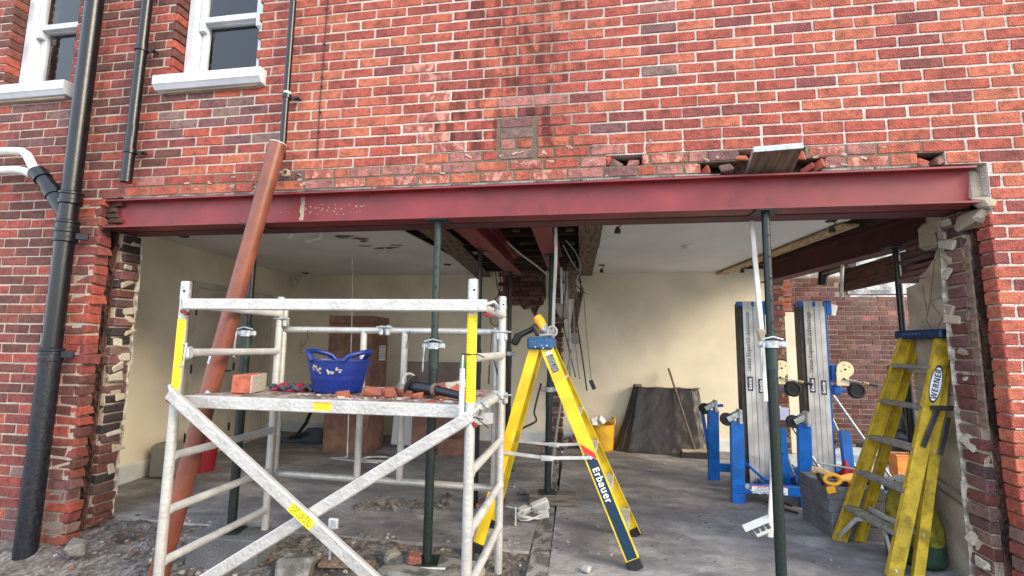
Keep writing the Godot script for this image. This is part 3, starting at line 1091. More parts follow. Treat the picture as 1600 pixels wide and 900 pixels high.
	for q in [[Vector3(0.374, 2.458, -1.09), "spot lamp hanging out of the ceiling nearest the right plank end"], [Vector3(0.295, 2.458, -3.31), "spot lamp dangling from the ceiling by the back cream wall"], [Vector3(2.1, 2.44, -1.16), "spot lamp dangling by the pale new plank near the beam"], [Vector3(2.08, 2.458, -3.44), "spot lamp at the far end of the pale new plank"]]:
		t = thing("spot_lamp", q[1], "ceiling lamp", q[0] - Vector3(0, 0.12, 0), "dangling ceiling spot lamps")
		var p: Vector3 = q[0]
		b = MB.new()
		b.tube([p, p + Vector3(0.0, -0.006, 0.0)], 0.045, 14)
		obj("plate", b, mats.wire_dark, t)
		b = MB.new()
		b.tube([p + Vector3(0.01, 0, 0), p + Vector3(0.03, -0.03, 0.005), p + Vector3(0.0, -0.05, 0)], 0.006, 6)
		b.tube([p + Vector3(0, -0.045, 0), p + Vector3(0, -0.075, 0.0), p + Vector3(0.0, -0.1, 0)], [0.014, 0.026, 0.028], 12)
		obj("lamp_body", b, mats.dark_rail, t)
	for q in [[Vector3(-4.0, 2.455, -1.2), "flush downlight in the left ceiling near the jamb"], [Vector3(-4.2, 2.455, -3.7), "flush downlight in the left ceiling far corner"], [Vector3(-1.75, 2.455, -3.1), "flush downlight near the cut edge of the left ceiling"]]:
		b = MB.new()
		b.lathe([Vector2(0.0, 0.0), Vector2(0.03, 0.0), Vector2(0.034, -0.008), Vector2(0.05, -0.008), Vector2(0.053, 0.004)], q[0], Basis(), 16)
		one("downlight", b, mats.dark_rail, q[1], "ceiling lamp", "flush downlights of the left room")
	b = MB.new()
	b.lathe([Vector2(0.0, -0.035), Vector2(0.03, -0.035), Vector2(0.045, -0.028), Vector2(0.05, -0.012), Vector2(0.062, -0.01), Vector2(0.065, 0.0)], Vector3(1.164, 2.459, -2.155), Basis(), 20)
	one("smoke_alarm", b, mats.white_plastic, "round white smoke alarm on the right ceiling", "smoke alarm")
	b = MB.new()
	b.box(Vector3(-4.58, 2.34, -4.0), Vector3(0.07, 0.1, 0.06), Basis(), 0.01)
	one("alarm_sensor", b, mats.white_plastic, "small white alarm sensor high in the back left corner", "sensor")
	b = MB.new()
	b.tube([Vector3(-2.44, 2.46, -1.15), Vector3(-2.44, 2.40, -1.15), Vector3(-2.455, 2.385, -1.155), Vector3(-2.6, 2.38, -1.2)], 0.02, 10)
	b.tube([Vector3(-2.585, 2.38, -1.195), Vector3(-2.62, 2.38, -1.205)], 0.026, 10)
	one("waste_elbow", b, mats.white_plastic, "white plastic waste pipe elbow poking through the left ceiling", "pipe")
	b = MB.new()
	b.tube([Vector3(-2.72, 2.46, -1.12), Vector3(-2.72, 2.42, -1.12), Vector3(-2.76, 2.40, -1.13)], 0.022, 10)
	one("waste_stub", b, mats.white_plastic, "short white pipe stub in the ceiling left of the elbow", "pipe")
	# torn paint
	t = thing("torn_ceiling_patch", "brown torn patches in the left ceiling around a hanging wire", "torn plaster", Vector3(-2.15, 2.45, -1.8))
	for q in [[-2.17, -2.0, 0.10], [-2.04, -1.95, 0.06], [-2.32, -1.85, 0.07], [-2.35, -1.4, 0.12], [-2.2, -1.5, 0.07], [-1.95, -1.85, 0.05], [-2.22, -1.62, 0.05]]:
		b = MB.new()
		var pts := []
		var turn := rng.randf() * TAU
		for k in 9:
			var rr: float = q[2] * rng.randf_range(0.35, 1.25)
			pts.append(Vector3(q[0] + rr * 1.5 * cos(turn + TAU * k / 9), 2.4585, q[1] + rr * 0.8 * sin(turn + TAU * k / 9)))
		for k in 9:
			b.fan([Vector3(q[0], 2.4585, q[1]), pts[k], pts[(k + 1) % 9]], Vector3.DOWN)
		obj("bare_patch", b, mats.mud_plaster, t)
	b = MB.new()
	b.tube([Vector3(-2.15, 2.46, -1.98), Vector3(-2.14, 2.43, -1.98), Vector3(-2.18, 2.40, -1.97)], 0.012, 6)
	b.box(Vector3(-2.18, 2.395, -1.97), Vector3(0.05, 0.03, 0.03), Basis(), 0.005)
	one("ceiling_connector", b, mats.white_plastic, "small white connector hanging from the torn ceiling patch", "connector")


func i_section(w: float, h: float, tf: float, tw: float) -> Array:
	var x := w / 2
	var y := h / 2
	var k := tw / 2
	return [Vector2(-x, -y), Vector2(x, -y), Vector2(x, -y + tf), Vector2(k + 0.008, -y + tf), Vector2(k, -y + tf + 0.008), Vector2(k, y - tf - 0.008), Vector2(k + 0.008, y - tf), Vector2(x, y - tf), Vector2(x, y), Vector2(-x, y), Vector2(-x, y - tf), Vector2(-k - 0.008, y - tf), Vector2(-k, y - tf - 0.008), Vector2(-k, -y + tf + 0.008), Vector2(-k - 0.008, -y + tf), Vector2(-x, -y + tf)]


func beams() -> void:
	var t := thing("steel_beam", "long dark red steel beam across the whole opening under the brickwork", "steel beam", Vector3(-0.6, 2.235, -0.07))
	var b := MB.new()
	b.extrude(i_section(0.145, 0.22, 0.0115, 0.009), Vector3(-3.56, 2.345, -0.0735), Vector3(2.345, 2.345, -0.0735))
	obj("joist_section", b, mats.oxide, t)
	b = MB.new()
	for k in 6:
		b.box(Vector3(-1.94 + rng.randf_range(-0.006, 0.006), 2.275 + 0.03 * k, -0.068), Vector3(0.03, 0.034, 0.004), Basis(Vector3.BACK, rng.randf_range(-0.4, 0.4)), 0.001, 0.003, rng)
	for k in 46:
		b.box(Vector3(-1.75 + rng.randfn(0, 0.16), 2.30 + rng.randf() * 0.08, -0.0688), Vector3(0.01, 0.006, 0.002) * rng.randf_range(0.4, 1.3), Basis(Vector3.BACK, rng.randf() * 3), 0.0005)
	obj("mortar_splash", b, mats.plaster, t)
	# a pale second section behind it carries the inner leaf
	b = MB.new()
	b.extrude(i_section(0.145, 0.22, 0.0115, 0.009), Vector3(-3.56, 2.345, -0.25), Vector3(2.37, 2.345, -0.25))
	one("steel_beam", b, mats.oxide_shaded, "second dark red steel beam lying just behind the long front beam", "steel beam")
	b = MB.new()
	b.extrude(i_section(0.165, 0.22, 0.012, 0.009), Vector3(-0.785, 2.345, -0.33), Vector3(-0.75, 2.345, -2.55))
	one("steel_beam", b, mats.oxide, "red steel beam running back into the dark ceiling gap, left one of two", "steel beam")
	b = MB.new()
	b.extrude(i_section(0.145, 0.22, 0.012, 0.009), Vector3(-0.215, 2.345, -0.33), Vector3(-0.26, 2.345, -2.6))
	one("steel_beam", b, mats.oxide, "red steel beam running back above the brown wall scar, right one of two", "steel beam")
	b = MB.new()
	b.extrude(i_section(0.16, 0.24, 0.012, 0.009), Vector3(2.78, 2.33, -0.34), Vector3(2.33, 2.33, -3.35))
	one("steel_beam", b, mats.oxide_shaded, "dark red steel beam running back along the open right side", "steel beam")
	# a galvanised needle left in its hole
	t = thing("needle_board", "short galvanised edged board sticking out of a brick hole above the beam", "plank", Vector3(1.24, 2.46, 0.05))
	var bs := Basis.from_euler(Vector3(deg_to_rad(-17), deg_to_rad(-6), 0))
	b = MB.new()
	b.box(Vector3(1.245, 2.515, 0.0), Vector3(0.26, 0.024, 0.29), bs, 0.003)
	obj("board", b, mats.old_wood, t)
	b = MB.new()
	b.box(Vector3(1.245, 2.515, 0.0) + bs * Vector3(0, 0.003, 0.148), Vector3(0.265, 0.04, 0.006), bs, 0.002)
	b.box(Vector3(1.245, 2.515, 0.0) + bs * Vector3(-0.133, 0.003, 0.0), Vector3(0.006, 0.036, 0.29), bs, 0.002)
	obj("metal_edge", b, mats.zinc, t)
	# mortar bed above the beam
	t = thing("mortar_bed", "rough grey mortar bed between the beam and the bricks", "mortar", Vector3(-0.7, 2.457, -0.045))
	for i in 20:
		var x := -3.4 + 0.29 * i
		if x > 0.75 and x < 1.5 or x > 1.95:
			continue
		b = MB.new()
		b.box(Vector3(x + 0.14, 2.463, -0.045), Vector3(0.285, 0.013, 0.088), Basis(), 0.003, 0.003, rng)
		obj("mortar", b, mats.concrete, t)
	# dark pieces for the shadowed pocket at the left end, mortar packing at right
	b = MB.new()
	for k in 5:
		b.box(Vector3(-3.52 + rng.randf_range(-0.02, 0.02), 2.25 + 0.045 * k, -0.085), Vector3(0.10, 0.04, 0.1), Basis(Vector3.UP, rng.randf_range(-0.15, 0.15)), 0.005, 0.008, rng)
	one("beam_end_fill", b, mats.core, "dark pieces standing in for the shadow in the pocket at the left beam end", "packing")
	b = MB.new()
	b.box(Vector3(2.37, 2.36, -0.1), Vector3(0.06, 0.19, 0.12), Basis(Vector3.UP, 0.2), 0.015, 0.02, rng)
	b.box(Vector3(2.40, 2.245, -0.04), Vector3(0.11, 0.07, 0.09), Basis(Vector3.UP, 0.5), 0.015, 0.02, rng)
	b.box(Vector3(2.37, 2.165, -0.11), Vector3(0.07, 0.09, 0.16), Basis(Vector3.UP, 0.1), 0.02, 0.02, rng)
	one("beam_end_fill", b, mats.plaster, "grey mortar packing at the right end of the beam", "packing")


func yard() -> void:
	var b := MB.new()
	b.box(Vector3(5.1, -0.06, -2.7), Vector3(5.1, 0.116, 4.9), Basis(), 0.0)
	tag(obj("yard", b, mats.yard_floor), "pale grey concrete of the side yard", "", "", "structure")
	# brick wall across the yard
	var t := thing("yard_wall", "brown brick wall across the back of the side yard", "brick wall", Vector3(4.7, 0, -5.05))
	b = MB.new()
	b.col = lin(s(176, 158, 136))
	b.box(Vector3(4.75, 1.09, -5.06), Vector3(3.9, 2.2, 0.1), Basis(), 0.0)
	b.box(Vector3(3.45, 2.35, -5.06), Vector3(1.3, 0.35, 0.1), Basis(), 0.0)
	obj("mortar", b, mats.mortar, t)
	var shapes := brick_shapes(8, 0.215, 0.062, 0.05, 0.003)
	var k := 0
	for r in 34:
		var y := 0.04 + 0.0735 * r
		for i in 17:
			var x := 2.85 + 0.231 * i + (0.115 if r % 2 else 0.0)
			if y > 2.2 and x > 4.0 or x > 6.6:
				continue
			var o := MeshInstance3D.new()
			o.mesh = shapes[rng.randi() % 8]
			var cls: int = [5, 11, 12, 11, 13, 5, 12, 11][rng.randi() % 8]
			if x > 4.05 and y > 1.75:  # paler bricks paint a patch of light on the upper right
				cls = [13, 9, 13, 7, 11][rng.randi() % 5]
			o.material_override = mats["brick%d" % cls]
			o.position = Vector3(x, y, -5.028 + rng.randf_range(-0.003, 0.003)) - where(t)
			k += 1
			if k <= 300 or in_frame(Vector3(x, y, -5.0)) and k < 620:
				put(o, "brick", t)
			else:
				o.free()
	b = MB.new()
	b.box(Vector3(5.4, 1.6, -6.6), Vector3(5.6, 3.2, 0.12), Basis(), 0.0)
	one("rendered_wall", b, mats.render, "pale grey rendered wall rising behind the yard brick wall", "wall")
	b = MB.new()
	b.box(Vector3(5.0, 2.275, -5.06), Vector3(1.9, 0.07, 0.16), Basis(), 0.006)
	one("wall_coping", b, mats.render, "pale concrete coping along the top of the yard brick wall", "coping")
	# fascia boards of the old lean-to
	for q in [[0.0, "upper of two brown boards hanging beyond the right steel beam"], [-0.105, "lower of two brown boards hanging beyond the right steel beam"]]:
		b = MB.new()
		b.bar(Vector3(2.83, 2.155 + q[0], -1.25), Vector3(2.83 + q[0] * 0.2, 2.155 + q[0], -2.58), 0.03, 0.1)
		one("fascia_board", b, mats.brown_board, q[1], "board", "brown fascia boards of the lean-to")
	b = MB.new()
	b.bar(Vector3(2.93, 2.225, -1.2), Vector3(2.93, 2.225, -2.6), 0.22, 0.03)
	one("soffit_board", b, mats.brown_board, "wide brown soffit board above the two hanging boards", "board")
	b = MB.new()
	b.tube([Vector3(2.80, 2.27, -2.3), Vector3(2.76, 2.25, -2.85)], 0.045, 12)
	b.tube([Vector3(2.76, 2.26, -2.82), Vector3(2.755, 2.12, -2.85)], 0.05, 12)
	one("old_gutter", b, mats.black_iron, "short black gutter end hanging under the right steel beam", "gutter")
	# rubbish leaning by the ladder
	var r := RandomNumberGenerator.new()
	r.seed = 12
	for q in [[Vector3(4.0, 0.22, -3.7), 0.3, "largest black rubbish bag in the yard behind the old ladder"], [Vector3(4.25, 0.2, -3.5), 0.26, "black rubbish bag on the yard floor right of the largest bag"], [Vector3(4.05, 0.5, -3.75), 0.22, "black rubbish bag on top of the largest bag"], [Vector3(4.3, 0.42, -3.6), 0.2, "smallest black rubbish bag, uppermost on the right of the heap"]]:
		b = MB.new()
		b.lathe([Vector2(0.0, -0.9), Vector2(0.8, -0.85), Vector2(1.0, -0.3), Vector2(0.9, 0.3), Vector2(0.55, 0.75), Vector2(0.0, 0.95)].map(func(p): return p * q[1]), q[0], Basis.from_euler(Vector3(r.randf(), r.randf() * 6, r.randf() * 0.4)), 9, 1.0, 0.8)
		one("rubbish_bag", b, mats.black_plastic, q[2], "bag", "rubbish bags in the yard")
	b = MB.new()
	b.tube([Vector3(3.75, 0.0, -3.0), Vector3(3.75, 1.2, -3.5)], 0.045, 12)
	one("black_pipe", b, mats.black_iron, "black pipe leaning on the bags behind the old ladder", "pipe")
	t = thing("orange_tin", "open orange tin standing on the yard behind the old ladder", "tin", Vector3(3.5, 0, -2.95))
	b = MB.new()
	b.extrude([Vector2(-0.11, -0.08), Vector2(0.11, -0.08), Vector2(0.11, 0.08), Vector2(-0.11, 0.08)], Vector3(3.5, 0.0, -2.95), Vector3(3.5, 0.27, -2.95), Vector3.FORWARD, false)
	b.bar(Vector3(3.38, 0.27, -2.87), Vector3(3.62, 0.27, -2.87), 0.012, 0.014)
	b.bar(Vector3(3.38, 0.27, -3.03), Vector3(3.62, 0.27, -3.03), 0.012, 0.014)
	b.bar(Vector3(3.385, 0.27, -2.87), Vector3(3.385, 0.27, -3.03), 0.012, 0.014)
	b.bar(Vector3(3.615, 0.27, -2.87), Vector3(3.615, 0.27, -3.03), 0.012, 0.014)
	obj("body", b, mats.orange_tin, t)
	b = MB.new()
	b.box(Vector3(3.5, 0.245, -2.95), Vector3(0.19, 0.04, 0.13), Basis(), 0.01, 0.01, r)
	obj("rags", b, mats.grey_cloth, t)
	b = MB.new()
	b.box(Vector3(2.9, 0.12, -1.95), Vector3(0.2, 0.24, 0.18), Basis(Vector3.UP, 0.3), 0.01, 0.02, r)
	one("broken_block", b, mats.block, "dark grey block on the yard edge seen between the old ladder's rails", "block")
	b = MB.new()
	b.box(Vector3(3.2, 0.08, -2.05), Vector3(0.42, 0.16, 0.24), Basis(Vector3.UP, -0.2), 0.02, 0.02, r)
	one("insulation_slab", b, mats.white_board, "white insulation slab lying on the yard beyond the ladder", "slab")
	b = MB.new()
	for i in 40:
		var w := 0.03 + 0.07 * r.randf()
		b.col = lin(s(150, 130, 116) * r.randf_range(0.6, 1.0))
		b.box(Vector3(r.randf_range(2.9, 4.8), 0.02, r.randf_range(-4.98, -4.6)), Vector3(w * 1.6, w, w), Basis(Vector3.UP, r.randf() * 3), 0.006, w * 0.15, r)
	one("yard_rubble", b, mats.stone, "brown rubble heaped at the foot of the yard wall", "rubble", "", "stuff")


func jambs() -> void:
	var b: MB
	# the inner leaf shows its toothed, plaster-smeared end on both sides
	for side in 2:
		var left := side == 0
		var x := -3.59 if left else 2.385
		var t := thing("brick_jamb", "rough blackened and plaster smeared brick end inside the left jamb" if left else "rough white smeared brick end inside the right jamb", "brickwork", Vector3(x, 0, -0.25))
		b = MB.new()
		b.box(Vector3(x, 1.11, -0.253), Vector3(0.055, 2.24, 0.146), Basis(), 0.003)
		obj("mortar", b, mats.plaster, t)
		for k in 30:
			var y := 0.03 + 0.0745 * k
			b = MB.new()
			var cls: int = [10, 6, 10, 5, 12, 10, 6, 9][rng.randi() % 8] if left else [9, 5, 12, 9, 6, 11, 5, 12][rng.randi() % 8]
			if y < 0.6 and rng.randf() < 0.5:
				cls = 12
			var w := 0.06 + rng.randf_range(-0.012, 0.015)
			b.box(Vector3(x + (0.012 if left else -0.012), y, -0.25 + rng.randf_range(-0.012, 0.012)), Vector3(w, 0.062, 0.152), Basis(Vector3.UP, rng.randf_range(-0.05, 0.05)), 0.006, 0.006, rng)
			obj("brick", b, mats["brick%d" % cls], t)
			if rng.randf() < (0.55 if left else 0.4):
				b = MB.new()
				b.box(Vector3(x + (0.035 if left else -0.035), y + rng.randf_range(-0.03, 0.03), -0.22 - 0.1 * rng.randf()), Vector3(0.035, 0.035 + 0.03 * rng.randf(), 0.05 + 0.07 * rng.randf()), Basis.from_euler(Vector3(rng.randf() * 0.5, 0, 0)), 0.008, 0.014, rng)
				obj("mortar_smear", b, mats.plaster if rng.randf() < 0.5 else mats.cement_smear, t)
		b = MB.new()
		for k in 15:
			b.box(Vector3(x + (0.03 if left else -0.03), 0.1 + 0.145 * k, -0.338), Vector3(0.035 + rng.randf() * 0.02, 0.15, 0.012), Basis(), 0.003, 0.006, rng)
		obj("plaster_edge", b, mats.plaster_edge, t)
	# a grey board up the right jamb
	b = MB.new()
	b.bar(Vector3(2.362, 2.02, -0.165), Vector3(2.355, 0.95, -0.15), 0.012, 0.055, Vector3.BACK)
	one("jamb_strip", b, mats.old_wood, "grey timber strip standing in the right jamb between the brick leaves", "strip")
	# return wall behind the right pier, plaster torn off round the beam
	b = MB.new()
	var prof := [Vector2(0.335, 0.0), Vector2(0.335, 2.2), Vector2(0.42, 2.24), Vector2(0.47, 2.16), Vector2(0.5, 2.06), Vector2(0.53, 2.0), Vector2(0.62, 1.93), Vector2(0.68, 1.91), Vector2(0.7, 1.86), Vector2(0.84, 1.84), Vector2(0.83, 0.9), Vector2(0.8, 0.0)]
	b.extrude(prof.map(func(p): return Vector2(p.x, p.y)), Vector3(2.42, 0, 0), Vector3(2.56, 0, 0))
	var w2 := one("return_wall", b, mats.plaster, "grey beige plastered return wall behind the right brick pier", "wall")
	b = MB.new()
	for q in [[0.66, 1.84, 0.64, 1.66], [0.52, 2.0, 0.6, 1.72], [0.6, 1.72, 0.5, 1.6], [0.6, 1.72, 0.66, 1.6], [0.66, 1.6, 0.58, 1.5], [0.58, 1.5, 0.5, 1.6], [0.5, 1.74, 0.6, 1.72], [0.83, 1.12, 0.34, 1.1]]:
		b.bar(Vector3(2.4185, q[1], -q[0]), Vector3(2.4185, q[3], -q[2]), 0.003, 0.005, Vector3.RIGHT, 0.001)
	obj("crack", b, mats.old_wood, w2)
	for q in [0.56, 0.5]:
		b = MB.new()
		b.tube([Vector3(2.415, q, -0.7), Vector3(2.39, q - 0.005, -0.66), Vector3(2.38, q - 0.03, -0.5), Vector3(2.375, q - 0.06, -0.36)], 0.008, 8)
		one("pipe_tail", b, mats.old_wood, "thin pipe tail sticking out of the plastered return wall, %s of two" % ("upper" if q > 0.53 else "lower"), "pipe", "pipe tails in the return wall")
	t_packing()


func t_packing() -> void:
	var t := thing("beam_bearing", "dark layered slates and bricks packed under the right steel beam", "packing", Vector3(2.52, 1.9, -0.75))
	for k in 7:
		var b := MB.new()
		b.box(Vector3(2.56 + rng.randf_range(-0.03, 0.03), 1.9 + 0.045 * k, -0.72 + rng.randf_range(-0.04, 0.04)), Vector3(0.22, 0.036, 0.38), Basis(Vector3.UP, rng.randf_range(-0.1, 0.1)), 0.005, 0.008, rng)
		obj("slate", b, mats["brick%d" % [6, 9, 5, 6][rng.randi() % 4]], t)
	var b2 := MB.new()
	b2.box(Vector3(2.43, 2.27, -0.42), Vector3(0.14, 0.26, 0.2), Basis.from_euler(Vector3(0.1, 0.2, 0.15)), 0.05, 0.04, rng)
	b2.box(Vector3(2.41, 2.16, -0.5), Vector3(0.1, 0.2, 0.12), Basis.from_euler(Vector3(0.2, -0.2, 0.1)), 0.03, 0.03, rng)
	one("mortar_lump", b2, mats.plaster, "big grey lump of mortar hanging at the right beam end", "mortar")


# ---------- pipes on the wall

func pipe_bracket(b: MB, p: Vector3, r: float) -> void:
	b.tube([p + Vector3(0, -0.016, 0), p + Vector3(0, 0.016, 0)], r + 0.008, 16)
	b.bar(p + Vector3(r, 0, -0.02), p + Vector3(r + 0.05, 0, -0.05), 0.014, 0.024)
	b.tube([p + Vector3(r + 0.04, 0, -0.06), p + Vector3(r + 0.04, 0, -0.015)], 0.011, 8)


func pipes() -> void:
	var t := thing("soil_pipe", "thick black soil pipe from top to ground at the far left of the wall", "drain pipe", Vector3(-3.75, -0.14, 0.1))
	var b := MB.new()
	var x := -3.745
	b.tube([Vector3(x - 0.02, 4.95, 0.1), Vector3(x, 1.3, 0.1)], 0.06, 20)
	obj("pipe", b, mats.black_iron, t)
	b = MB.new()
	b.tube([Vector3(x, 1.3, 0.1), Vector3(x, -0.16, 0.1)], 0.066, 20)
	obj("iron_pipe", b, mats.old_iron, t)
	for q in [2.44, 2.22, 2.15, 1.27]:
		b = MB.new()
		b.lathe([Vector2(0.06, -0.05), Vector2(0.074, -0.045), Vector2(0.074, -0.02), Vector2(0.07, -0.012), Vector2(0.07, 0.02), Vector2(0.076, 0.026), Vector2(0.076, 0.04), Vector2(0.06, 0.05)], Vector3(x, q, 0.1), Basis(), 20)
		if q < 2.2:
			b.bar(Vector3(x + 0.06, q, 0.08), Vector3(x + 0.125, q, 0.04), 0.02, 0.05)
		obj("collar", b, mats.black_iron if q > 1.5 else mats.old_iron, t)
	b = MB.new()
	var p := Vector3(x, 2.28, 0.1)
	b.tube([p, p + Vector3(-0.10, 0.14, 0.01), p + Vector3(-0.20, 0.27, 0.02), p + Vector3(-0.29, 0.36, 0.03)], [0.055, 0.055, 0.052, 0.05], 16)
	b.tube([p + Vector3(-0.13, 0.18, 0.012), p + Vector3(-0.17, 0.235, 0.016)], 0.062, 16)
	b.tube([p + Vector3(-0.24, 0.31, 0.025), p + Vector3(-0.30, 0.37, 0.03)], 0.06, 16)
	obj("branch", b, mats.black_iron, t)
	for q in [[[Vector3(-4.07, 2.66, 0.13), Vector3(-4.11, 2.72, 0.13), Vector3(-4.16, 2.79, 0.13), Vector3(-4.22, 2.825, 0.125), Vector3(-4.32, 2.835, 0.12), Vector3(-4.9, 2.86, 0.1)], "curved white waste pipe entering the black branch, upper of two"], [[Vector3(-4.09, 2.63, 0.13), Vector3(-4.16, 2.66, 0.13), Vector3(-4.24, 2.675, 0.13), Vector3(-4.9, 2.70, 0.1)], "straight white waste pipe entering the black branch, lower of two"]]:
		b = MB.new()
		b.tube(q[0], 0.031, 14)
		one("waste_pipe", b, mats.white_plastic, q[1], "pipe", "white waste pipes at the left")
	t = thing("rainwater_pipe", "black rainwater pipe that stops open ended above the beam", "drain pipe", Vector3(-3.305, 2.55, 0.07))
	b = MB.new()
	b.tube([Vector3(-3.3, 4.95, 0.07), Vector3(-3.308, 2.56, 0.07)], 0.037, 18, false)
	b.tube([Vector3(-3.3, 3.0, 0.07), Vector3(-3.308, 2.563, 0.07)], 0.033, 18, true)
	obj("pipe", b, mats.black_iron, t)
	for y in [3.63, 2.80]:
		b = MB.new()
		pipe_bracket(b, Vector3(-3.303, y, 0.07), 0.037)
		obj("bracket", b, mats.black_iron, t)
	t = thing("thin_downpipe", "thin black downpipe dropping into the leaning terracotta drain pipe", "drain pipe", Vector3(-2.03, 2.7, 0.07))
	b = MB.new()
	b.tube([Vector3(-2.04, 4.95, 0.07), Vector3(-2.03, 2.68, 0.075)], 0.0235, 16)
	obj("pipe", b, mats.black_iron, t)
	b = MB.new()
	pipe_bracket(b, Vector3(-2.03, 3.15, 0.07), 0.0235)
	obj("bracket", b, mats.black_iron, t)
	b = MB.new()
	b.lathe([Vector2(0.0245, -0.008), Vector2(0.028, -0.006), Vector2(0.028, 0.008), Vector2(0.0245, 0.01)], Vector3(-2.03, 3.175, 0.07), Basis(), 16)
	obj("clip", b, mats.white_plastic, t)
	# the leaning plastic drain
	t = thing("leaning_drain_pipe", "terracotta plastic drain pipe leaning from the ground to the thin downpipe", "drain pipe", Vector3(-2.46, -0.06, 0.34))
	var a := Vector3(-2.035, 2.775, 0.12)
	var e := Vector3(-2.462, -0.08, 0.34)
	b = MB.new()
	b.tube([a, e], 0.056, 28, false)
	b.tube([a, e], 0.052, 28, false)
	obj("pipe", b, mats.terracotta, t)
	b = MB.new()
	b.tube([a + (e - a) * 0.0005, a + (e - a) * 0.002], 0.0565, 28, false)
	obj("rim", b, mats.white_plastic, t)
	b = MB.new()
	var d := (e - a).normalized()
	var sidev := d.cross(Vector3(0.1, 0, 1)).normalized()
	var front := sidev.cross(d).normalized()
	if front.z < 0:
		front = -front
	var m := a + d * 1.52
	b.sheet(4, 1, func(u: float, v: float) -> Vector3: return m + (sidev * sin((u - 0.5) * 0.5 + 0.55) + front * cos((u - 0.5) * 0.5 + 0.55)) * 0.0568 + d * 0.09 * (0.5 - v), front)
	obj("barcode_label", b, sticker("barcode", print_tex("barcode", s(225, 228, 235), s(30, 32, 40), 24, 64, 12, Color(0, 0, 0, 0), 0.7)), t)
	t = thing("old_wire", "old dark wire clipped down the bricks right of the thin black downpipe", "wire", Vector3(-1.8, 2.7, 0.008))
	b = MB.new()
	b.tube([Vector3(-1.79, 4.9, 0.007), Vector3(-1.80, 3.6, 0.008), Vector3(-1.807, 3.1, 0.007), Vector3(-1.80, 2.72, 0.008)], 0.0035, 6)
	obj("wire", b, mats.wire_dark, t)
	for y in [3.86, 3.58, 3.32, 3.25, 3.05, 2.9]:
		var nb := MB.new()
		nb.box(Vector3(-1.802, y, 0.008), Vector3(0.016, 0.018, 0.014), Basis(), 0.003)
		obj("clip", nb, mats.wire_dark, t)
	b = MB.new()
	b.tube([Vector3(-2.03, 2.592, -0.03), Vector3(-2.025, 2.592, 0.03)], 0.022, 14, false)
	b.tube([Vector3(-2.03, 2.592, -0.03), Vector3(-2.026, 2.592, 0.02)], 0.015, 14)
	b.lathe([Vector2(0.015, 0), Vector2(0.03, 0), Vector2(0.03, 0.012), Vector2(0.015, 0.014)], Vector3(-2.025, 2.592, 0.022), Basis(Vector3.RIGHT, PI / 2), 16)
	one("pipe_stub", b, mats.plaster, "small round pipe stub in the bricks beside the terracotta pipe top", "pipe")


# ---------- adjustable steel props

func prop(label: String, x: float, z: float, y0: float, y1: float, yc: float, low: Material, up: Material, pinned := true, lean := 0.0) -> void:
	var t := thing("steel_prop", label, "prop", Vector3(x, y0, z), "adjustable props holding up the beams")
	var top := Vector3(x + lean, y1, z)
	var foot := Vector3(x, y0, z)
	var mid := foot.lerp(top, (yc - y0) / (y1 - y0))
	var b := MB.new()
	b.tube([foot, mid], 0.0302, 18)
	obj("tube", b, low, t)
	b = MB.new()
	b.tube([mid, top], 0.0242, 18)
	obj("inner_tube", b, up, t)
	var dir := (top - foot).normalized()
	var y := yc + 0.12
	while y < y1 - 0.08:
		var p := foot.lerp(top, (y - y0) / (y1 - y0))
		b = MB.new()
		b.tube([p + Vector3(0.003, 0, 0.02), p + Vector3(0.003, 0, 0.0252)], 0.007, 10)
		obj("pin_hole", b, mats.dark_void, t)
		y += 0.135
	b = MB.new()
	b.tube([mid - dir * 0.16, mid + dir * 0.0], 0.0335, 18)
	b.tube([mid - dir * 0.02, mid + dir * 0.05], 0.031, 18)
	obj("thread", b, mats.green_worn if low == mats.green_paint else low, t)
	b = MB.new()
	b.tube([mid - dir * 0.03, mid + dir * 0.012], 0.044, 18)
	for k in [-1, 1]:
		b.box(mid + Vector3(0.055 * k, -0.01, 0.012), Vector3(0.05, 0.04, 0.03), Basis(), 0.012)
		b.tube([mid + Vector3(0.062 * k, -0.01, 0.0), mid + Vector3(0.062 * k, -0.01, 0.03)], 0.013, 10)
	obj("collar_nut", b, mats.zinc, t)
	if pinned:
		b = MB.new()
		b.tube([mid + Vector3(-0.06, 0.02, 0.03), mid + Vector3(0.0, 0.035, 0.035), mid + Vector3(0.06, 0.02, 0.02)], 0.006, 8)
		b.tube([mid + Vector3(-0.055, 0.0, 0.035), mid + Vector3(-0.06, -0.1, 0.04), mid + Vector3(-0.065, -0.18, 0.03)], 0.006, 8)
		obj("pin", b, mats.zinc, t)
	b = MB.new()
	b.box(foot + Vector3(0, 0.004, 0), Vector3(0.15, 0.008, 0.15), Basis(Vector3.UP, 0.2), 0.002)
	obj("base_plate", b, low, t)
	b = MB.new()
	b.box(top + Vector3(0, -0.004, 0), Vector3(0.15, 0.008, 0.14), Basis(), 0.002)
	obj("head_plate", b, up, t)


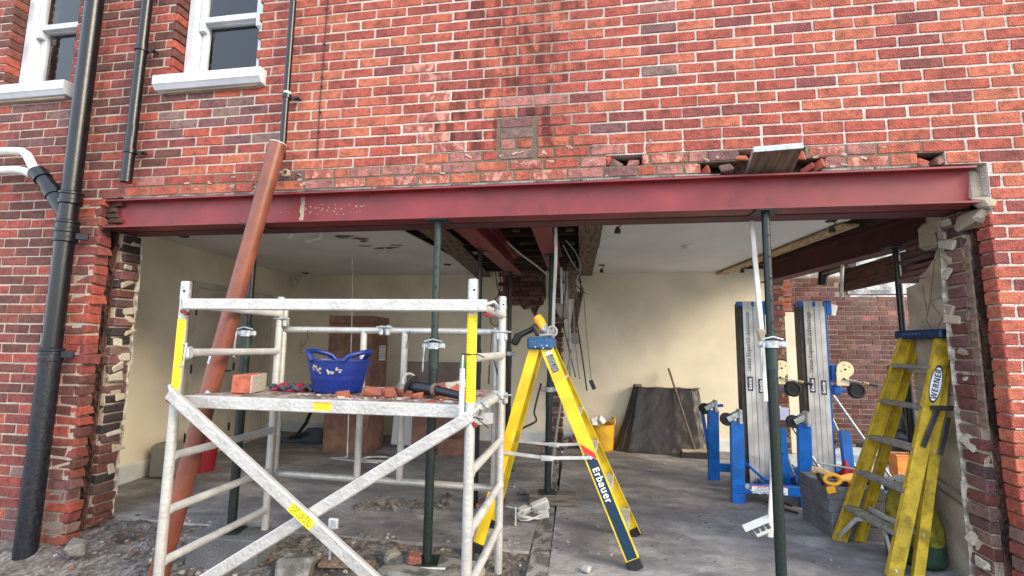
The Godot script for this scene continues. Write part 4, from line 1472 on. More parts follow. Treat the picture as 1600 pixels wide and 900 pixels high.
func props() -> void:
	prop("green steel prop under the beam behind the scaffold, worn upper tube with holes", -0.905, -0.075, 0.005, 2.234, 1.38, mats.green_paint, mats.green_worn)
	prop("green steel prop at the left, half hidden by the terracotta pipe", -2.31, -0.075, 0.09, 2.234, 1.45, mats.green_paint, mats.black_iron)
	prop("dark steel prop under the left inner beam, behind the scaffold's right post", -0.862, -1.2, 0.0, 2.234, 1.3, mats.black_iron, mats.black_iron, false)
	prop("thin dark steel prop at the far end of the left inner beam", -0.785, -2.45, 0.0, 2.234, 1.3, mats.black_iron, mats.black_iron, false)
	prop("dark green steel prop standing on a timber pad behind the bright yellow ladder", -0.245, -1.4, 0.09, 2.234, 1.0, mats.green_paint, mats.green_paint, false, 0.03)
	prop("glossy green steel prop nearest the right, from the front beam to the floor", 1.205, -0.075, 0.0, 2.234, 1.42, mats.green_paint, mats.green_paint, true, 0.012)
	prop("dark steel prop under the right beam behind the old yellow ladder", 2.57, -1.165, 0.0, 2.21, 1.42, mats.black_iron, mats.black_iron, false, -0.01)
	var b := MB.new()
	b.box(Vector3(-2.28, -0.01, -0.06), Vector3(0.5, 0.19, 0.24), Basis(Vector3.UP, 0.06), 0.008, 0.006, rng)
	one("foot_block", b, mats.block, "grey concrete block under the foot of the left green prop", "block")
	b = MB.new()
	b.box(Vector3(-0.86, -0.055, -0.02), Vector3(0.62, 0.12, 0.36), Basis(Vector3.UP, -0.08), 0.02, 0.025, rng)
	one("foot_slab", b, mats.concrete, "broken concrete slab under the green prop behind the scaffold", "slab")
	b = MB.new()
	b.box(Vector3(-0.86, -0.09, 0.28), Vector3(0.75, 0.1, 0.2), Basis(Vector3.UP, 0.03), 0.015, 0.015, rng)
	one("kerb_slab", b, mats.concrete, "flat concrete slab lying in front of the broken foot slab", "slab")
	b = MB.new()
	b.box(Vector3(-0.2, 0.045, -1.4), Vector3(0.42, 0.09, 0.15), Basis(Vector3.UP, 0.04), 0.008, 0.004, rng)
	one("timber_pad", b, mats.dusty_wood, "short grey timber pad under the dark green prop", "timber")


# ---------- the scaffold tower

func scaffold() -> void:
	var t := thing("scaffold_tower", "aluminium scaffold tower with platform and crossed braces in front of the opening", "scaffold", Vector3(-1.28, -0.14, 0.28))
	var al: Material = mats.splashed_alu
	var b := MB.new()
	var xl := -2.11
	var xr := -0.455
	var zf := 0.70
	var zr := -0.15
	for x in [xl, xr]:
		for z in [zf, zr]:
			b = MB.new()
			b.tube([Vector3(x, -0.14, z), Vector3(x, 1.66, z)], 0.0254, 18)
			var post := obj("post", b, al, t)
			b = MB.new()
			b.tube([Vector3(x, 1.61, z), Vector3(x, 1.70, z), Vector3(x, 1.712, z)], [0.0275, 0.0275, 0.025], 18)
			obj("post_cap", b, mats.zinc, post)
			b = MB.new()
			b.tube([Vector3(x + 0.012, 1.655, z + 0.02), Vector3(x + 0.012, 1.655, z + 0.0285)], 0.006, 8)
			obj("pin_hole", b, mats.dark_void, post)
		for y in [1.585, 1.315, 1.05, 0.76, 0.48, 0.22]:
			b = MB.new()
			b.tube([Vector3(x, y, zf - 0.012), Vector3(x, y, zf - 0.032), Vector3(x, y, zf - 0.038), Vector3(x, y, zr + 0.038), Vector3(x, y, zr + 0.032), Vector3(x, y, zr + 0.012)], [0.029, 0.0262, 0.0222, 0.0222, 0.0262, 0.029], 16)
			obj("rung", b, mats.aluminium, t)
	# horizontal guard rail and the two diagonals: flat tubes with hooks
	var braces := [[Vector3(-2.06, 1.58, 0.755), Vector3(-0.37, 1.573, 0.755), 0.06, 0.03], [Vector3(-2.09, 1.10, 0.76), Vector3(-0.46, -0.03, 0.76), 0.062, 0.034], [Vector3(-0.44, 1.04, 0.722), Vector3(-2.14, -0.03, 0.722), 0.062, 0.034]]
	for k in 3:
		var q: Array = braces[k]
		b = MB.new()
		b.bar(q[0], q[1], q[3], q[2], Vector3.UP, 0.006)
		var br := obj("guard_rail" if k == 0 else "brace", b, al, t)
		for w in 2:
			b = MB.new()
			var p: Vector3 = q[w]
			var dd: Vector3 = (q[1] - q[0]).normalized() * (1.0 if w == 0 else -1.0)
			b.tube([p + dd * 0.02, p - dd * 0.03 + Vector3(0, 0.02, -0.02), p - dd * 0.045 + Vector3(0, 0.0, -0.05), p - dd * 0.03 + Vector3(0, -0.025, -0.06)], 0.011, 8)
			obj("hook", b, mats.zinc, br)
			b = MB.new()
			b.box(p - dd * 0.005 + Vector3(0, -0.045, -0.012), Vector3(0.05, 0.018, 0.022), Basis(Vector3.FORWARD, 0.4), 0.004)
			obj("trigger", b, mats.bin_red, br)
	var cdir := (Vector3(-0.46, -0.03, 0) - Vector3(-2.09, 1.10, 0)).normalized()
	var cb := Basis(cdir, Vector3.BACK.cross(cdir), Vector3.BACK)
	b = MB.new()
	var c := Vector3(-2.09, 1.10, 0.76).lerp(Vector3(-0.46, -0.03, 0.76), 0.50) + Vector3(0, 0, 0.0178)
	b.sheet(1, 1, func(u: float, v: float) -> Vector3: return c + cb * Vector3((u - 0.5) * 0.15, (v - 0.5) * 0.05, 0), Vector3.BACK)
	obj("warning_label", b, sticker("warn", print_tex("warn", s(238, 214, 30), s(40, 36, 20), 64, 24, 4)), t)
	b = MB.new()
	b.tube([Vector3(-1.13, 0.47, 0.74), Vector3(-1.13, 0.33, 0.74)], 0.007, 8)
	b.box(Vector3(-1.12, 0.50, 0.745), Vector3(0.05, 0.05, 0.02), Basis(), 0.006)
	obj("brace_clip", b, mats.zinc, t)
	b = MB.new()
	b.tube([Vector3(-0.72, 0.13, 0.73), Vector3(-0.68, 0.05, 0.74)], 0.008, 8)
	obj("brace_clip", b, mats.zinc, t)
	# the platform
	b = MB.new()
	for z in [0.668, -0.12]:
		b.bar(Vector3(-2.075, 1.05, z), Vector3(-0.47, 1.05, z), 0.035, 0.066, Vector3.UP, 0.004)
	for x in [-2.06, -0.49]:
		b.bar(Vector3(x, 1.05, 0.65), Vector3(x, 1.05, -0.1), 0.04, 0.05, Vector3.UP, 0.004)
	var pl := obj("platform", b, al, t)
	b = MB.new()
	b.box(Vector3(-1.275, 1.077, 0.274), Vector3(1.56, 0.012, 0.752), Basis(), 0.002)
	obj("deck", b, mats.plywood, pl)
	for x in [-2.09, -0.44]:
		for z in [0.5, 0.05]:
			b = MB.new()
			b.tube([Vector3(x + (0.04 if x < -1 else -0.04), 1.055, z), Vector3(x, 1.085, z), Vector3(x + (-0.03 if x < -1 else 0.03), 1.05, z)], 0.012, 8)
			obj("platform_hook", b, mats.zinc, pl)
	b = MB.new()
	b.bar(Vector3(-0.49, 1.0, 0.6), Vector3(-0.40, 0.99, 0.45), 0.03, 0.06)
	obj("deck_bracket", b, mats.zinc, pl)
	b = MB.new()
	b.sheet(1, 1, func(u: float, v: float) -> Vector3: return Vector3(-1.30 + 0.10 * u, 1.03 + 0.042 * v, 0.6862), Vector3.BACK)
	obj("label", b, sticker("deck_label", print_tex("deck_label", s(244, 206, 20), s(200, 90, 40), 64, 28, 4, s(226, 120, 40))), pl)
	# yellow instruction sleeves
	for q in [[xl, 1.12, 1.50], [xr, 1.10, 1.53]]:
		b = MB.new()
		b.sheet(10, 1, func(u: float, v: float) -> Vector3: return Vector3(q[0] + 0.0264 * sin((u - 0.5) * 2.5), lerpf(q[1], q[2], v), zf + 0.0264 * cos((u - 0.5) * 2.5)), Vector3.BACK)
		obj("instruction_sleeve", b, sticker("sleeve%s" % q[0], print_tex("sleeve%s" % q[0], s(246, 220, 10), s(190, 130, 10), 48, 256, 26, Color(0, 0, 0, 0), 0.35)), t)
	b = MB.new()
	b.bar(Vector3(xr - 0.038, 1.33, zf + 0.016), Vector3(xr - 0.042, 1.01, zf + 0.016), 0.03, 0.006)
	var tg := obj("inspection_tag", b, mats.white_plastic, t)
	b = MB.new()
	b.sheet(1, 1, func(u: float, v: float) -> Vector3: return Vector3(xr - 0.053 + 0.026 * u, 1.03 + 0.28 * v, zf + 0.0196), Vector3.BACK)
	obj("tag_print", b, sticker("tagp", print_tex("tagp", s(225, 225, 222), s(60, 62, 66), 20, 200, 30, s(60, 110, 80))), tg)
	for y in [1.335, 1.03]:
		b = MB.new()
		b.tube([Vector3(xr - 0.045, y, zf + 0.02), Vector3(xr, y, zf + 0.03), Vector3(xr + 0.03, y, zf + 0.01), Vector3(xr + 0.06, y - 0.015, zf - 0.02)], 0.0035, 6)
		obj("cable_tie", b, mats.black_plastic, t)
	b = MB.new()
	b.tube([Vector3(xr + 0.03, 1.03, zf + 0.01), Vector3(xr + 0.1, 0.985, zf + 0.03)], 0.003, 6)
	obj("cable_tie", b, mats.black_plastic, t)
	# yoke with locking clips on the left post
	b = MB.new()
	b.tube([Vector3(xl + 0.045, 1.37, zf + 0.01), Vector3(xl + 0.045, 1.25, zf + 0.02), Vector3(xl + 0.02, 1.24, zf + 0.02)], 0.006, 8)
	b.tube([Vector3(xl + 0.045, 1.36, zf + 0.01), Vector3(xl + 0.01, 1.37, zf + 0.01)], 0.006, 8)
	b.box(Vector3(xl + 0.025, 1.315, zf - 0.02), Vector3(0.05, 0.07, 0.05), Basis(), 0.01)
	obj("locking_clip", b, mats.zinc, t)
	# the guard frame standing along the back
	b = MB.new()
	var z := -0.205
	b.tube([Vector3(-2.10, 1.475, z), Vector3(-0.50, 1.472, z)], 0.0235, 16)
	b.tube([Vector3(-2.10, 0.45, z), Vector3(-0.50, 0.44, z)], 0.0235, 16)
	b.tube([Vector3(-2.11, 1.62, z), Vector3(-2.105, 0.43, z)], 0.0235, 16)
	b.tube([Vector3(-0.505, 1.5, z), Vector3(-0.505, 0.43, z)], 0.0235, 16)
	b.tube([Vector3(-1.475, 1.475, z), Vector3(-1.475, 0.445, z)], 0.0235, 16)
	b.tube([Vector3(-1.165, 1.475, z), Vector3(-1.165, 0.445, z)], 0.0235, 16)
	obj("guard_frame", b, al, t)
	for q in [Vector3(-1.33, 1.475, z), Vector3(-2.11, 1.53, z + 0.03), Vector3(-0.48, 1.45, z + 0.03), Vector3(-0.47, 1.035, z + 0.04)]:
		b = MB.new()
		b.box(q + Vector3(0, 0, 0.02), Vector3(0.03, 0.07, 0.06), Basis(), 0.008)
		b.box(q + Vector3(0.045, 0, 0.02), Vector3(0.03, 0.075, 0.05), Basis(), 0.008)
		b.tube([q + Vector3(-0.03, 0.022, 0.05), q + Vector3(0.09, 0.022, 0.05)], 0.006, 8)
		obj("coupler", b, mats.zinc, t)
	b = MB.new()
	b.tube([Vector3(-1.9, 1.47, z + 0.03), Vector3(-1.89, 1.40, z + 0.04), Vector3(-1.93, 1.35, z + 0.04), Vector3(-1.94, 1.37, z + 0.04)], 0.003, 6)
	b.tube([Vector3(-1.94, 1.38, z + 0.04), Vector3(-1.935, 1.3, z + 0.04)], 0.005, 6)
	obj("retaining_pin", b, mats.wire_dark, t)
	b = MB.new()
	b.tube([Vector3(-0.53, 1.48, z + 0.03), Vector3(-0.54, 1.25, z + 0.04)], 0.0025, 6)
	b.tube([Vector3(-0.54, 1.25, z + 0.04), Vector3(-0.545, 1.12, z + 0.04)], 0.006, 6)
	obj("retaining_pin", b, mats.wire_dark, t)
	b = MB.new()
	b.tube([Vector3(-0.51, 1.28, z + 0.04), Vector3(-0.48, 1.18, z + 0.05)], 0.005, 6)
	obj("retaining_pin", b, mats.wire_dark, t)
	b = MB.new()
	b.tube([Vector3(-1.12, 1.475, z + 0.026), Vector3(-1.14, 1.35, z + 0.03)], 0.0025, 6)
	obj("retaining_pin", b, mats.wire_dark, t)
	b = MB.new()
	b.tube([Vector3(xl - 0.0, 1.03, zr), Vector3(xl - 0.0, 0.90, zr)], 0.0262, 16)
	obj("red_tape", b, mats.panel_red, t)


func platform_things() -> void:
	var y := 1.083
	var b := MB.new()
	b.box(Vector3(-1.87, y + 0.055, 0.44), Vector3(0.105, 0.108, 0.225), Basis(Vector3.UP, 0.28), 0.006, 0.003, rng)
	var t: Node3D = one("loose_brick", b, mats.brick0, "single upright red brick with a pale mortared side at the platform's left end", "brick")
	b = MB.new()
	b.box(Vector3(-1.87, y + 0.055, 0.44) + Basis(Vector3.UP, 0.28) * Vector3(0.054, 0.0, 0), Vector3(0.006, 0.1, 0.22), Basis(Vector3.UP, 0.28), 0.002, 0.002, rng)
	obj("old_mortar", b, mats.cement_smear, t)
	# the flexible tub
	var c := Vector3(-1.375, y, 0.31)
	var tub := thing("flexible_tub", "blue flexible two handled tub with cement smears on the platform", "tub", c)
	b = MB.new()
	var prof := [Vector2(0.0, 0.004), Vector2(0.118, 0.0), Vector2(0.135, 0.012), Vector2(0.142, 0.04), Vector2(0.152, 0.08), Vector2(0.1535, 0.082), Vector2(0.158, 0.11), Vector2(0.1595, 0.112), Vector2(0.168, 0.15), Vector2(0.175, 0.19), Vector2(0.181, 0.192), Vector2(0.181, 0.2), Vector2(0.174, 0.2), Vector2(0.166, 0.15), Vector2(0.132, 0.02), Vector2(0.0, 0.014)]
	b.lathe(prof, c, Basis(), 40, 1.07, 0.85)
	obj("body", b, mats.tub_blue, tub)
	for k in [-1.0, 1.0]:
		b = MB.new()
		var pts := []
		for i in 15:
			var a := PI * i / 14.0
			var ph: float = (0.0 if k > 0 else PI) + lerpf(-1.05, 1.05, i / 14.0)
			pts.append(c + Vector3(0.178 * 1.07 * cos(ph), 0.192 + 0.056 * pow(sin(a), 0.45), 0.178 * 0.85 * sin(ph)))
		b.tube(pts, 0.0145, 10)
		obj("handle", b, mats.tub_blue, tub)
	b = MB.new()
	for q in [[-0.42, 0.155, 0.05, 0.03], [-0.3, 0.145, 0.05, 0.014], [-0.18, 0.14, 0.035, 0.02], [0.02, 0.135, 0.018, 0.05], [0.12, 0.125, 0.03, 0.02], [0.28, 0.15, 0.016, 0.03], [0.36, 0.14, 0.045, 0.016], [-0.3, 0.165, 0.012, 0.05]]:
		for w in 2:
			var ph: float = PI / 2 - q[0] * 1.25 + rng.randf_range(-0.05, 0.05)
			var hy: float = q[1] + rng.randf_range(-0.012, 0.012)
			var rad := lerpf(0.139, 0.178, clampf((hy - 0.03) / 0.17, 0, 1)) + 0.002
			var nn := Vector3(cos(ph), 0, sin(ph))
			b.box(c + Vector3(rad * 1.07 * cos(ph), hy, rad * 0.85 * sin(ph)), Vector3(q[2] * rng.randf_range(0.3, 0.7), q[3] * rng.randf_range(0.3, 0.7), 0.004), Basis(Vector3.UP, PI / 2 - ph).rotated(Vector3.BACK, rng.randf_range(-0.6, 0.6)), 0.0015, 0.004, rng)
	obj("cement_smear", b, mats.cement_smear, tub)
	b = MB.new()
	b.sheet(16, 16, func(u: float, v: float) -> Vector3:
		var r := 0.166 * u
		var ph := TAU * v
		return c + Vector3(r * cos(ph), 0.165 + 0.03 * cos(u * 1.5) * (0.6 + 0.4 * sin(v * 40 + u * 9)), r * 0.82 * sin(ph)), Vector3.UP)
	obj("rubble_fill", b, mats.concrete, tub)
	# gloves
	t = thing("work_gloves", "crumpled red and grey work gloves on the platform left of the tub", "gloves", Vector3(-1.70, y, 0.28))
	for k in 2:
		b = MB.new()
		var o := Vector3(-1.75 + 0.11 * k, y, 0.27 + 0.02 * k)
		b.sheet(14, 10, func(u: float, v: float) -> Vector3: return o + Vector3((u - 0.5) * 0.14, 0.004 + 0.04 * sin(PI * u) * sin(PI * v) * (1.0 + 0.35 * sin(u * 13 + v * 9 + k)), (v - 0.5) * 0.11), Vector3.UP)
		var gl := obj("glove", b, mats.red_cloth, t)
		for f in 4:
			b = MB.new()
			var z0 := -0.04 + 0.027 * f
			b.tube([o + Vector3(0.05, 0.02, z0), o + Vector3(0.085, 0.022 + 0.006 * f, z0 + 0.004), o + Vector3(0.115, 0.010, z0 + 0.01)], [0.014, 0.013, 0.009], 8)
			obj("finger", b, mats.grey_cloth, gl)
		b = MB.new()
		b.tube([o + Vector3(-0.01, 0.02, 0.045), o + Vector3(0.02, 0.025, 0.07), o + Vector3(0.05, 0.014, 0.078)], [0.014, 0.013, 0.009], 8)
		obj("thumb", b, mats.grey_cloth, gl)
		b = MB.new()
		b.tube([o + Vector3(-0.075, 0.02, -0.03), o + Vector3(-0.078, 0.03, 0.0), o + Vector3(-0.075, 0.018, 0.035)], 0.012, 8)
		obj("cuff", b, mats.grey_cloth, gl)
	# broken bricks
	var r := RandomNumberGenerator.new()
	r.seed = 31
	for q in [[-1.1, 0.42, 0.07, "leftmost low orange brick piece of the rubble pile right of the tub"], [-1.02, 0.36, 0.08, "orange brick piece behind the leftmost piece of the pile"], [-0.97, 0.46, 0.06, "small orange brick piece at the front of the pile's left half"], [-0.9, 0.4, 0.07, "orange brick piece touching the grinder's round guard"], [-0.72, 0.36, 0.09, "largest orange brick piece, right of the grinder under the flat mortar"], [-0.66, 0.3, 0.085, "orange brick lump at the right end behind the grinder body"], [-0.83, 0.3, 0.06, "orange brick piece behind the grinder's guard"], [-0.8, 0.46, 0.055, "small orange brick piece in front of the grinder's guard"], [-1.06, 0.28, 0.06, "orange brick piece at the back of the pile near the rear posts"], [-1.22, 0.53, 0.05, "lone orange brick piece at the platform's front edge below the tub"], [-1.16, 0.33, 0.05, "small orange brick piece at the foot of the blue tub's right side"], [-0.6, 0.36, 0.05, "small orange brick piece beside the front right scaffold post"]]:
		b = MB.new()
		b.col = lin(s(192, 110, 86) * r.randf_range(0.85, 1.05))
		b.box(Vector3(q[0], y + q[2] * 0.26, q[1]), Vector3(q[2] * 1.5, q[2] * 0.6, q[2]), Basis.from_euler(Vector3(r.randf_range(-0.2, 0.2), r.randf() * 3, r.randf_range(-0.25, 0.25))), q[2] * 0.1, q[2] * 0.16, r)
		one("broken_brick", b, mats.stone, q[3], "brick", "broken bricks on the scaffold platform")
	b = MB.new()
	for i in 260:
		var w := 0.004 + 0.016 * pow(r.randf(), 2.5)
		var x := clampf(r.randfn(-0.95, 0.3), -1.98, -0.55)
		b.col = lin([s(196, 96, 70), s(200, 186, 168), s(150, 120, 106), s(176, 110, 92)][r.randi() % 4])
		b.box(Vector3(x, y + w * 0.25, r.randf_range(0.0, 0.63)), Vector3(w * 1.8, w * 0.7, w), Basis(Vector3.UP, r.randf() * 3), 0.0008, w * 0.15, r)
	for i in 60:
		var w := 0.008 + 0.02 * r.randf()
		b.col = lin([s(120, 104, 96), s(196, 190, 182), s(150, 146, 140)][r.randi() % 3])
		b.box(Vector3(r.randf_range(-1.9, -0.6), y + 0.002, r.randf_range(0.1, 0.62)), Vector3(w * 2.6, 0.004, w), Basis(Vector3.UP, r.randf() * 3), 0.001, w * 0.12, r)
	one("platform_debris", b, mats.stone, "brick dust, chips and crumbs scattered over the platform", "debris", "", "stuff")
	# grinder lying among them
	t = thing("angle_grinder", "dusty grey angle grinder with a round guard lying in the brick rubble", "power tool", Vector3(-0.80, y, 0.42))
	b = MB.new()
	b.tube([Vector3(-0.55, y + 0.028, 0.53), Vector3(-0.68, y + 0.045, 0.48), Vector3(-0.72, y + 0.05, 0.465), Vector3(-0.82, y + 0.055, 0.43), Vector3(-0.87, y + 0.06, 0.41)], [0.02, 0.024, 0.032, 0.034, 0.026], 14)
	obj("body", b, mats.old_iron, t)
	b = MB.new()
	b.tube([Vector3(-0.70, y + 0.05, 0.472), Vector3(-0.72, y + 0.05, 0.465)], 0.036, 14)
	obj("band", b, mats.old_wood, t)
	b = MB.new()
	var dd := Basis(Vector3(0.45, 0.3, 0.84).normalized(), 0.0)
	var ax := Vector3(-0.86, 0.35, -0.3).normalized()
	b.tube([Vector3(-0.87, y + 0.065, 0.41), Vector3(-0.87, y + 0.065, 0.41) + ax * 0.006], 0.058, 24)
	obj("disc", b, mats.dark_rail, t)
	b = MB.new()
	var arc := []
	var e1 := ax.cross(Vector3.UP).normalized()
	var e2 := e1.cross(ax)
	for i in 12:
		var a := PI * (0.02 + 0.96 * i / 11.0)
		arc.append(Vector3(-0.875, y + 0.068, 0.41) + (e1 * cos(a) - e2 * sin(a)) * 0.065)
	if arc[5].y < y + 0.06:
		for i in 12:
			arc[i].y = 2 * (y + 0.068) - arc[i].y
	b.tube(arc, 0.009, 6)
	obj("guard", b, mats.wire_grey, t)
	b = MB.new()
	b.box(Vector3(-0.62, y + 0.07, 0.30), Vector3(0.17, 0.03, 0.09), Basis.from_euler(Vector3(0.1, 0.3, 0.12)), 0.008, 0.012, r)
	one("mortar_slab", b, mats.cement_smear, "flat piece of old mortar on top of the broken bricks", "mortar")


# ---------- ladders

func channel(w: float, d: float, t: float) -> Array:
	return [Vector2(-w / 2, -d), Vector2(-w / 2 + t, -d), Vector2(-w / 2 + t, -t), Vector2(w / 2 - t, -t), Vector2(w / 2 - t, -d), Vector2(w / 2, -d), Vector2(w / 2, 0), Vector2(-w / 2, 0)]


func centre_ladder() -> void:
	var t := thing("stepladder", "bright yellow step ladder with blue cap standing open in the middle", "ladder", Vector3(-0.1, 0, -0.5))
	var ye: Material = mats.yellow_grp
	var near_r := [Vector3(0.412, 0.0, -0.215), Vector3(-0.175, 1.38, -0.325)]
	var near_l := [Vector3(-0.63, 0.0, -0.27), Vector3(-0.25, 1.38, -0.325)]
	var far_r := [Vector3(0.46, 0.0, -0.77), Vector3(-0.175, 1.38, -0.66)]
	var far_l := [Vector3(-0.62, 0.0, -0.73), Vector3(-0.25, 1.38, -0.66)]
	for q in [[near_r, Vector3.BACK, 0.088], [near_l, Vector3.BACK, 0.07], [far_r, Vector3.FORWARD, 0.088], [far_l, Vector3.FORWARD, 0.07]]:
		var p: Array = q[0]
		var b := MB.new()
		b.extrude(channel(q[2], 0.03, 0.0045), p[0] + (p[1] - p[0]) * 0.012, p[1], q[1])
		var rail := obj("rail", b, ye, t)
		b = MB.new()
		var dir: Vector3 = (p[1] - p[0]).normalized()
		b.bar(p[0] + Vector3(0, 0.004, 0), p[0] + dir * 0.06, q[2] + 0.008, 0.036, q[1], 0.006)
		obj("rubber_foot", b, mats.black_plastic, rail)
	# the printed panel on the near climbing rail
	var dir := (near_r[1] - near_r[0]).normalized() as Vector3
	var face := (Vector3.BACK - dir * Vector3.BACK.dot(dir)).normalized()
	var across := face.cross(-dir).normalized()
	if across.x < 0:
		across = -across
	var o: Vector3 = near_r[0] + face * 0.001
	var len: float = (near_r[1] - near_r[0]).length()
	var strip := func(lo: float, lo2: float, hi: float, hi2: float) -> MB:
		var m := MB.new()
		m.fan([o - across * 0.034 + dir * lo, o + across * 0.034 + dir * lo2, o + across * 0.034 + dir * hi2, o - across * 0.034 + dir * hi], face)
		return m
	obj("blue_panel", strip.call(0.065, 0.065, len * 0.50, len * 0.455), mats.panel_blue, t)
	obj("red_flash", strip.call(len * 0.503, len * 0.458, len * 0.545, len * 0.485), mats.panel_red, t)
	var tb := Basis(-dir, face.cross(-dir), face)
	lettering("Erbauer", 0.045, o + dir * len * 0.355 + face * 0.001 + across * 0.0, tb, mats.white_print, t, "Droid Sans", true)
	var b := MB.new()
	var o2: Vector3 = o + dir * (len - 0.115)
	b.sheet(1, 1, func(u: float, v: float) -> Vector3: return o2 + across * (u - 0.5) * 0.046 + dir * (v - 0.5) * 0.15 + face * 0.001, face)
	obj("rating_label", b, sticker("rating", print_tex("rating", s(52, 54, 62), s(190, 190, 196), 40, 120, 12, s(240, 240, 240))), t)
	# treads between the rails on the climbing side, bars on the other
	for k in 5:
		var f := 0.14 + 0.175 * k
		var p: Vector3 = near_r[0].lerp(near_r[1], f)
		var q: Vector3 = far_r[0].lerp(far_r[1], f)
		b = MB.new()
		b.bar(p + Vector3(0, 0, -0.012), q + Vector3(0, 0, 0.012), 0.085, 0.026, Vector3.UP, 0.005)
		obj("tread", b, mats.aluminium_bare, t)
		if k % 2 == 0:
			p = near_l[0].lerp(near_l[1], f)
			q = far_l[0].lerp(far_l[1], f)
			b = MB.new()
			b.bar(p + Vector3(0, 0, -0.012), q + Vector3(0, 0, 0.012), 0.012, 0.04, Vector3.UP, 0.003)
			obj("cross_bar", b, mats.aluminium_bare, t)
	for q in [[near_l, near_r, 0.012], [far_l, far_r, -0.012]]:
		var p: Vector3 = q[0][0].lerp(q[0][1], 0.475) + Vector3(0, 0, q[2])
		var w: Vector3 = q[1][0].lerp(q[1][1], 0.475) + Vector3(0, 0, q[2])
		var mid := (p + w) / 2 + Vector3(0.0, -0.02, 0)
		b = MB.new()
		b.bar(p, mid, 0.022, 0.006, Vector3.BACK, 0.001)
		b.bar(mid, w, 0.022, 0.006, Vector3.BACK, 0.001)
		b.box(mid + Vector3(0, 0, 0.004 if q[2] > 0 else -0.004), Vector3(0.08, 0.034, 0.012), Basis(), 0.003)
		for x in [-0.025, 0.0, 0.025]:
			b.tube([mid + Vector3(x, 0, 0.008), mid + Vector3(x, 0, 0.013)], 0.006, 8)
		b.tube([w + Vector3(0, 0, 0.0), w + Vector3(0, 0, 0.008)], 0.011, 10)
		obj("spreader", b, mats.aluminium, t)
	b = MB.new()
	b.box(Vector3(-0.213, 1.40, -0.49), Vector3(0.18, 0.085, 0.40), Basis(), 0.012)
	var cap := obj("top_cap", b, mats.ladder_blue, t)
	for q in [[-0.245, 1.375], [-0.20, 1.385], [-0.165, 1.385], [-0.19, 1.367]]:
		b = MB.new()
		b.tube([Vector3(q[0], q[1], -0.291), Vector3(q[0], q[1], -0.286)], 0.006, 10)
		obj("rivet", b, mats.zinc, cap)
	# tools on the cap
	t = thing("cordless_drill", "yellow and black cordless drill lying on top of the yellow step ladder", "power tool", Vector3(-0.25, 1.4425, -0.45))
	var y := 1.4425
	b = MB.new()
	b.tube([Vector3(-0.20, y + 0.055, -0.45), Vector3(-0.235, y + 0.12, -0.47), Vector3(-0.255, y + 0.15, -0.48)], [0.034, 0.04, 0.034], 14)
	obj("motor_case", b, mats.tool_yellow, t)
	b = MB.new()
	b.tube([Vector3(-0.155, y + 0.03, -0.43), Vector3(-0.20, y + 0.06, -0.45)], [0.03, 0.038], 16)
	b.tube([Vector3(-0.12, y + 0.02, -0.41), Vector3(-0.157, y + 0.032, -0.431)], [0.012, 0.024], 14)
	obj("chuck", b, mats.zinc, t)
	b = MB.new()
	b.tube([Vector3(-0.235, y + 0.095, -0.46), Vector3(-0.285, y + 0.06, -0.45), Vector3(-0.345, y + 0.03, -0.43), Vector3(-0.40, y + 0.0, -0.42)], [0.024, 0.02, 0.02, 0.024], 12)
	b.box(Vector3(-0.395, y - 0.015, -0.42), Vector3(0.05, 0.09, 0.07), Basis(Vector3.FORWARD, 0.5), 0.01)
	obj("grip", b, mats.black_plastic, t)
	b = MB.new()
	b.box(Vector3(-0.255, y + 0.05, -0.40), Vector3(0.03, 0.085, 0.03), Basis(Vector3.FORWARD, -0.4), 0.008)
	obj("battery", b, mats.black_plastic, t)
	b = MB.new()
	b.tube([Vector3(-0.24, y + 0.155, -0.465), Vector3(-0.265, y + 0.155, -0.475)], 0.015, 10)
	obj("end_cap", b, mats.black_plastic, t)
	t = thing("masonry_bit_roll", "grey coil and steel bits beside the drill on the blue cap", "tool", Vector3(-0.15, y, -0.42))
	b = MB.new()
	var ring := []
	for i in 19:
		ring.append(Vector3(-0.135 + 0.034 * cos(TAU * i / 18), y + 0.042 + 0.034 * sin(TAU * i / 18), -0.36))
	b.tube(ring, 0.009, 8, false)
	b.tube([Vector3(-0.22, y + 0.012, -0.34), Vector3(-0.13, y + 0.02, -0.33)], 0.011, 10)
	obj("coil", b, mats.wire_grey, t)


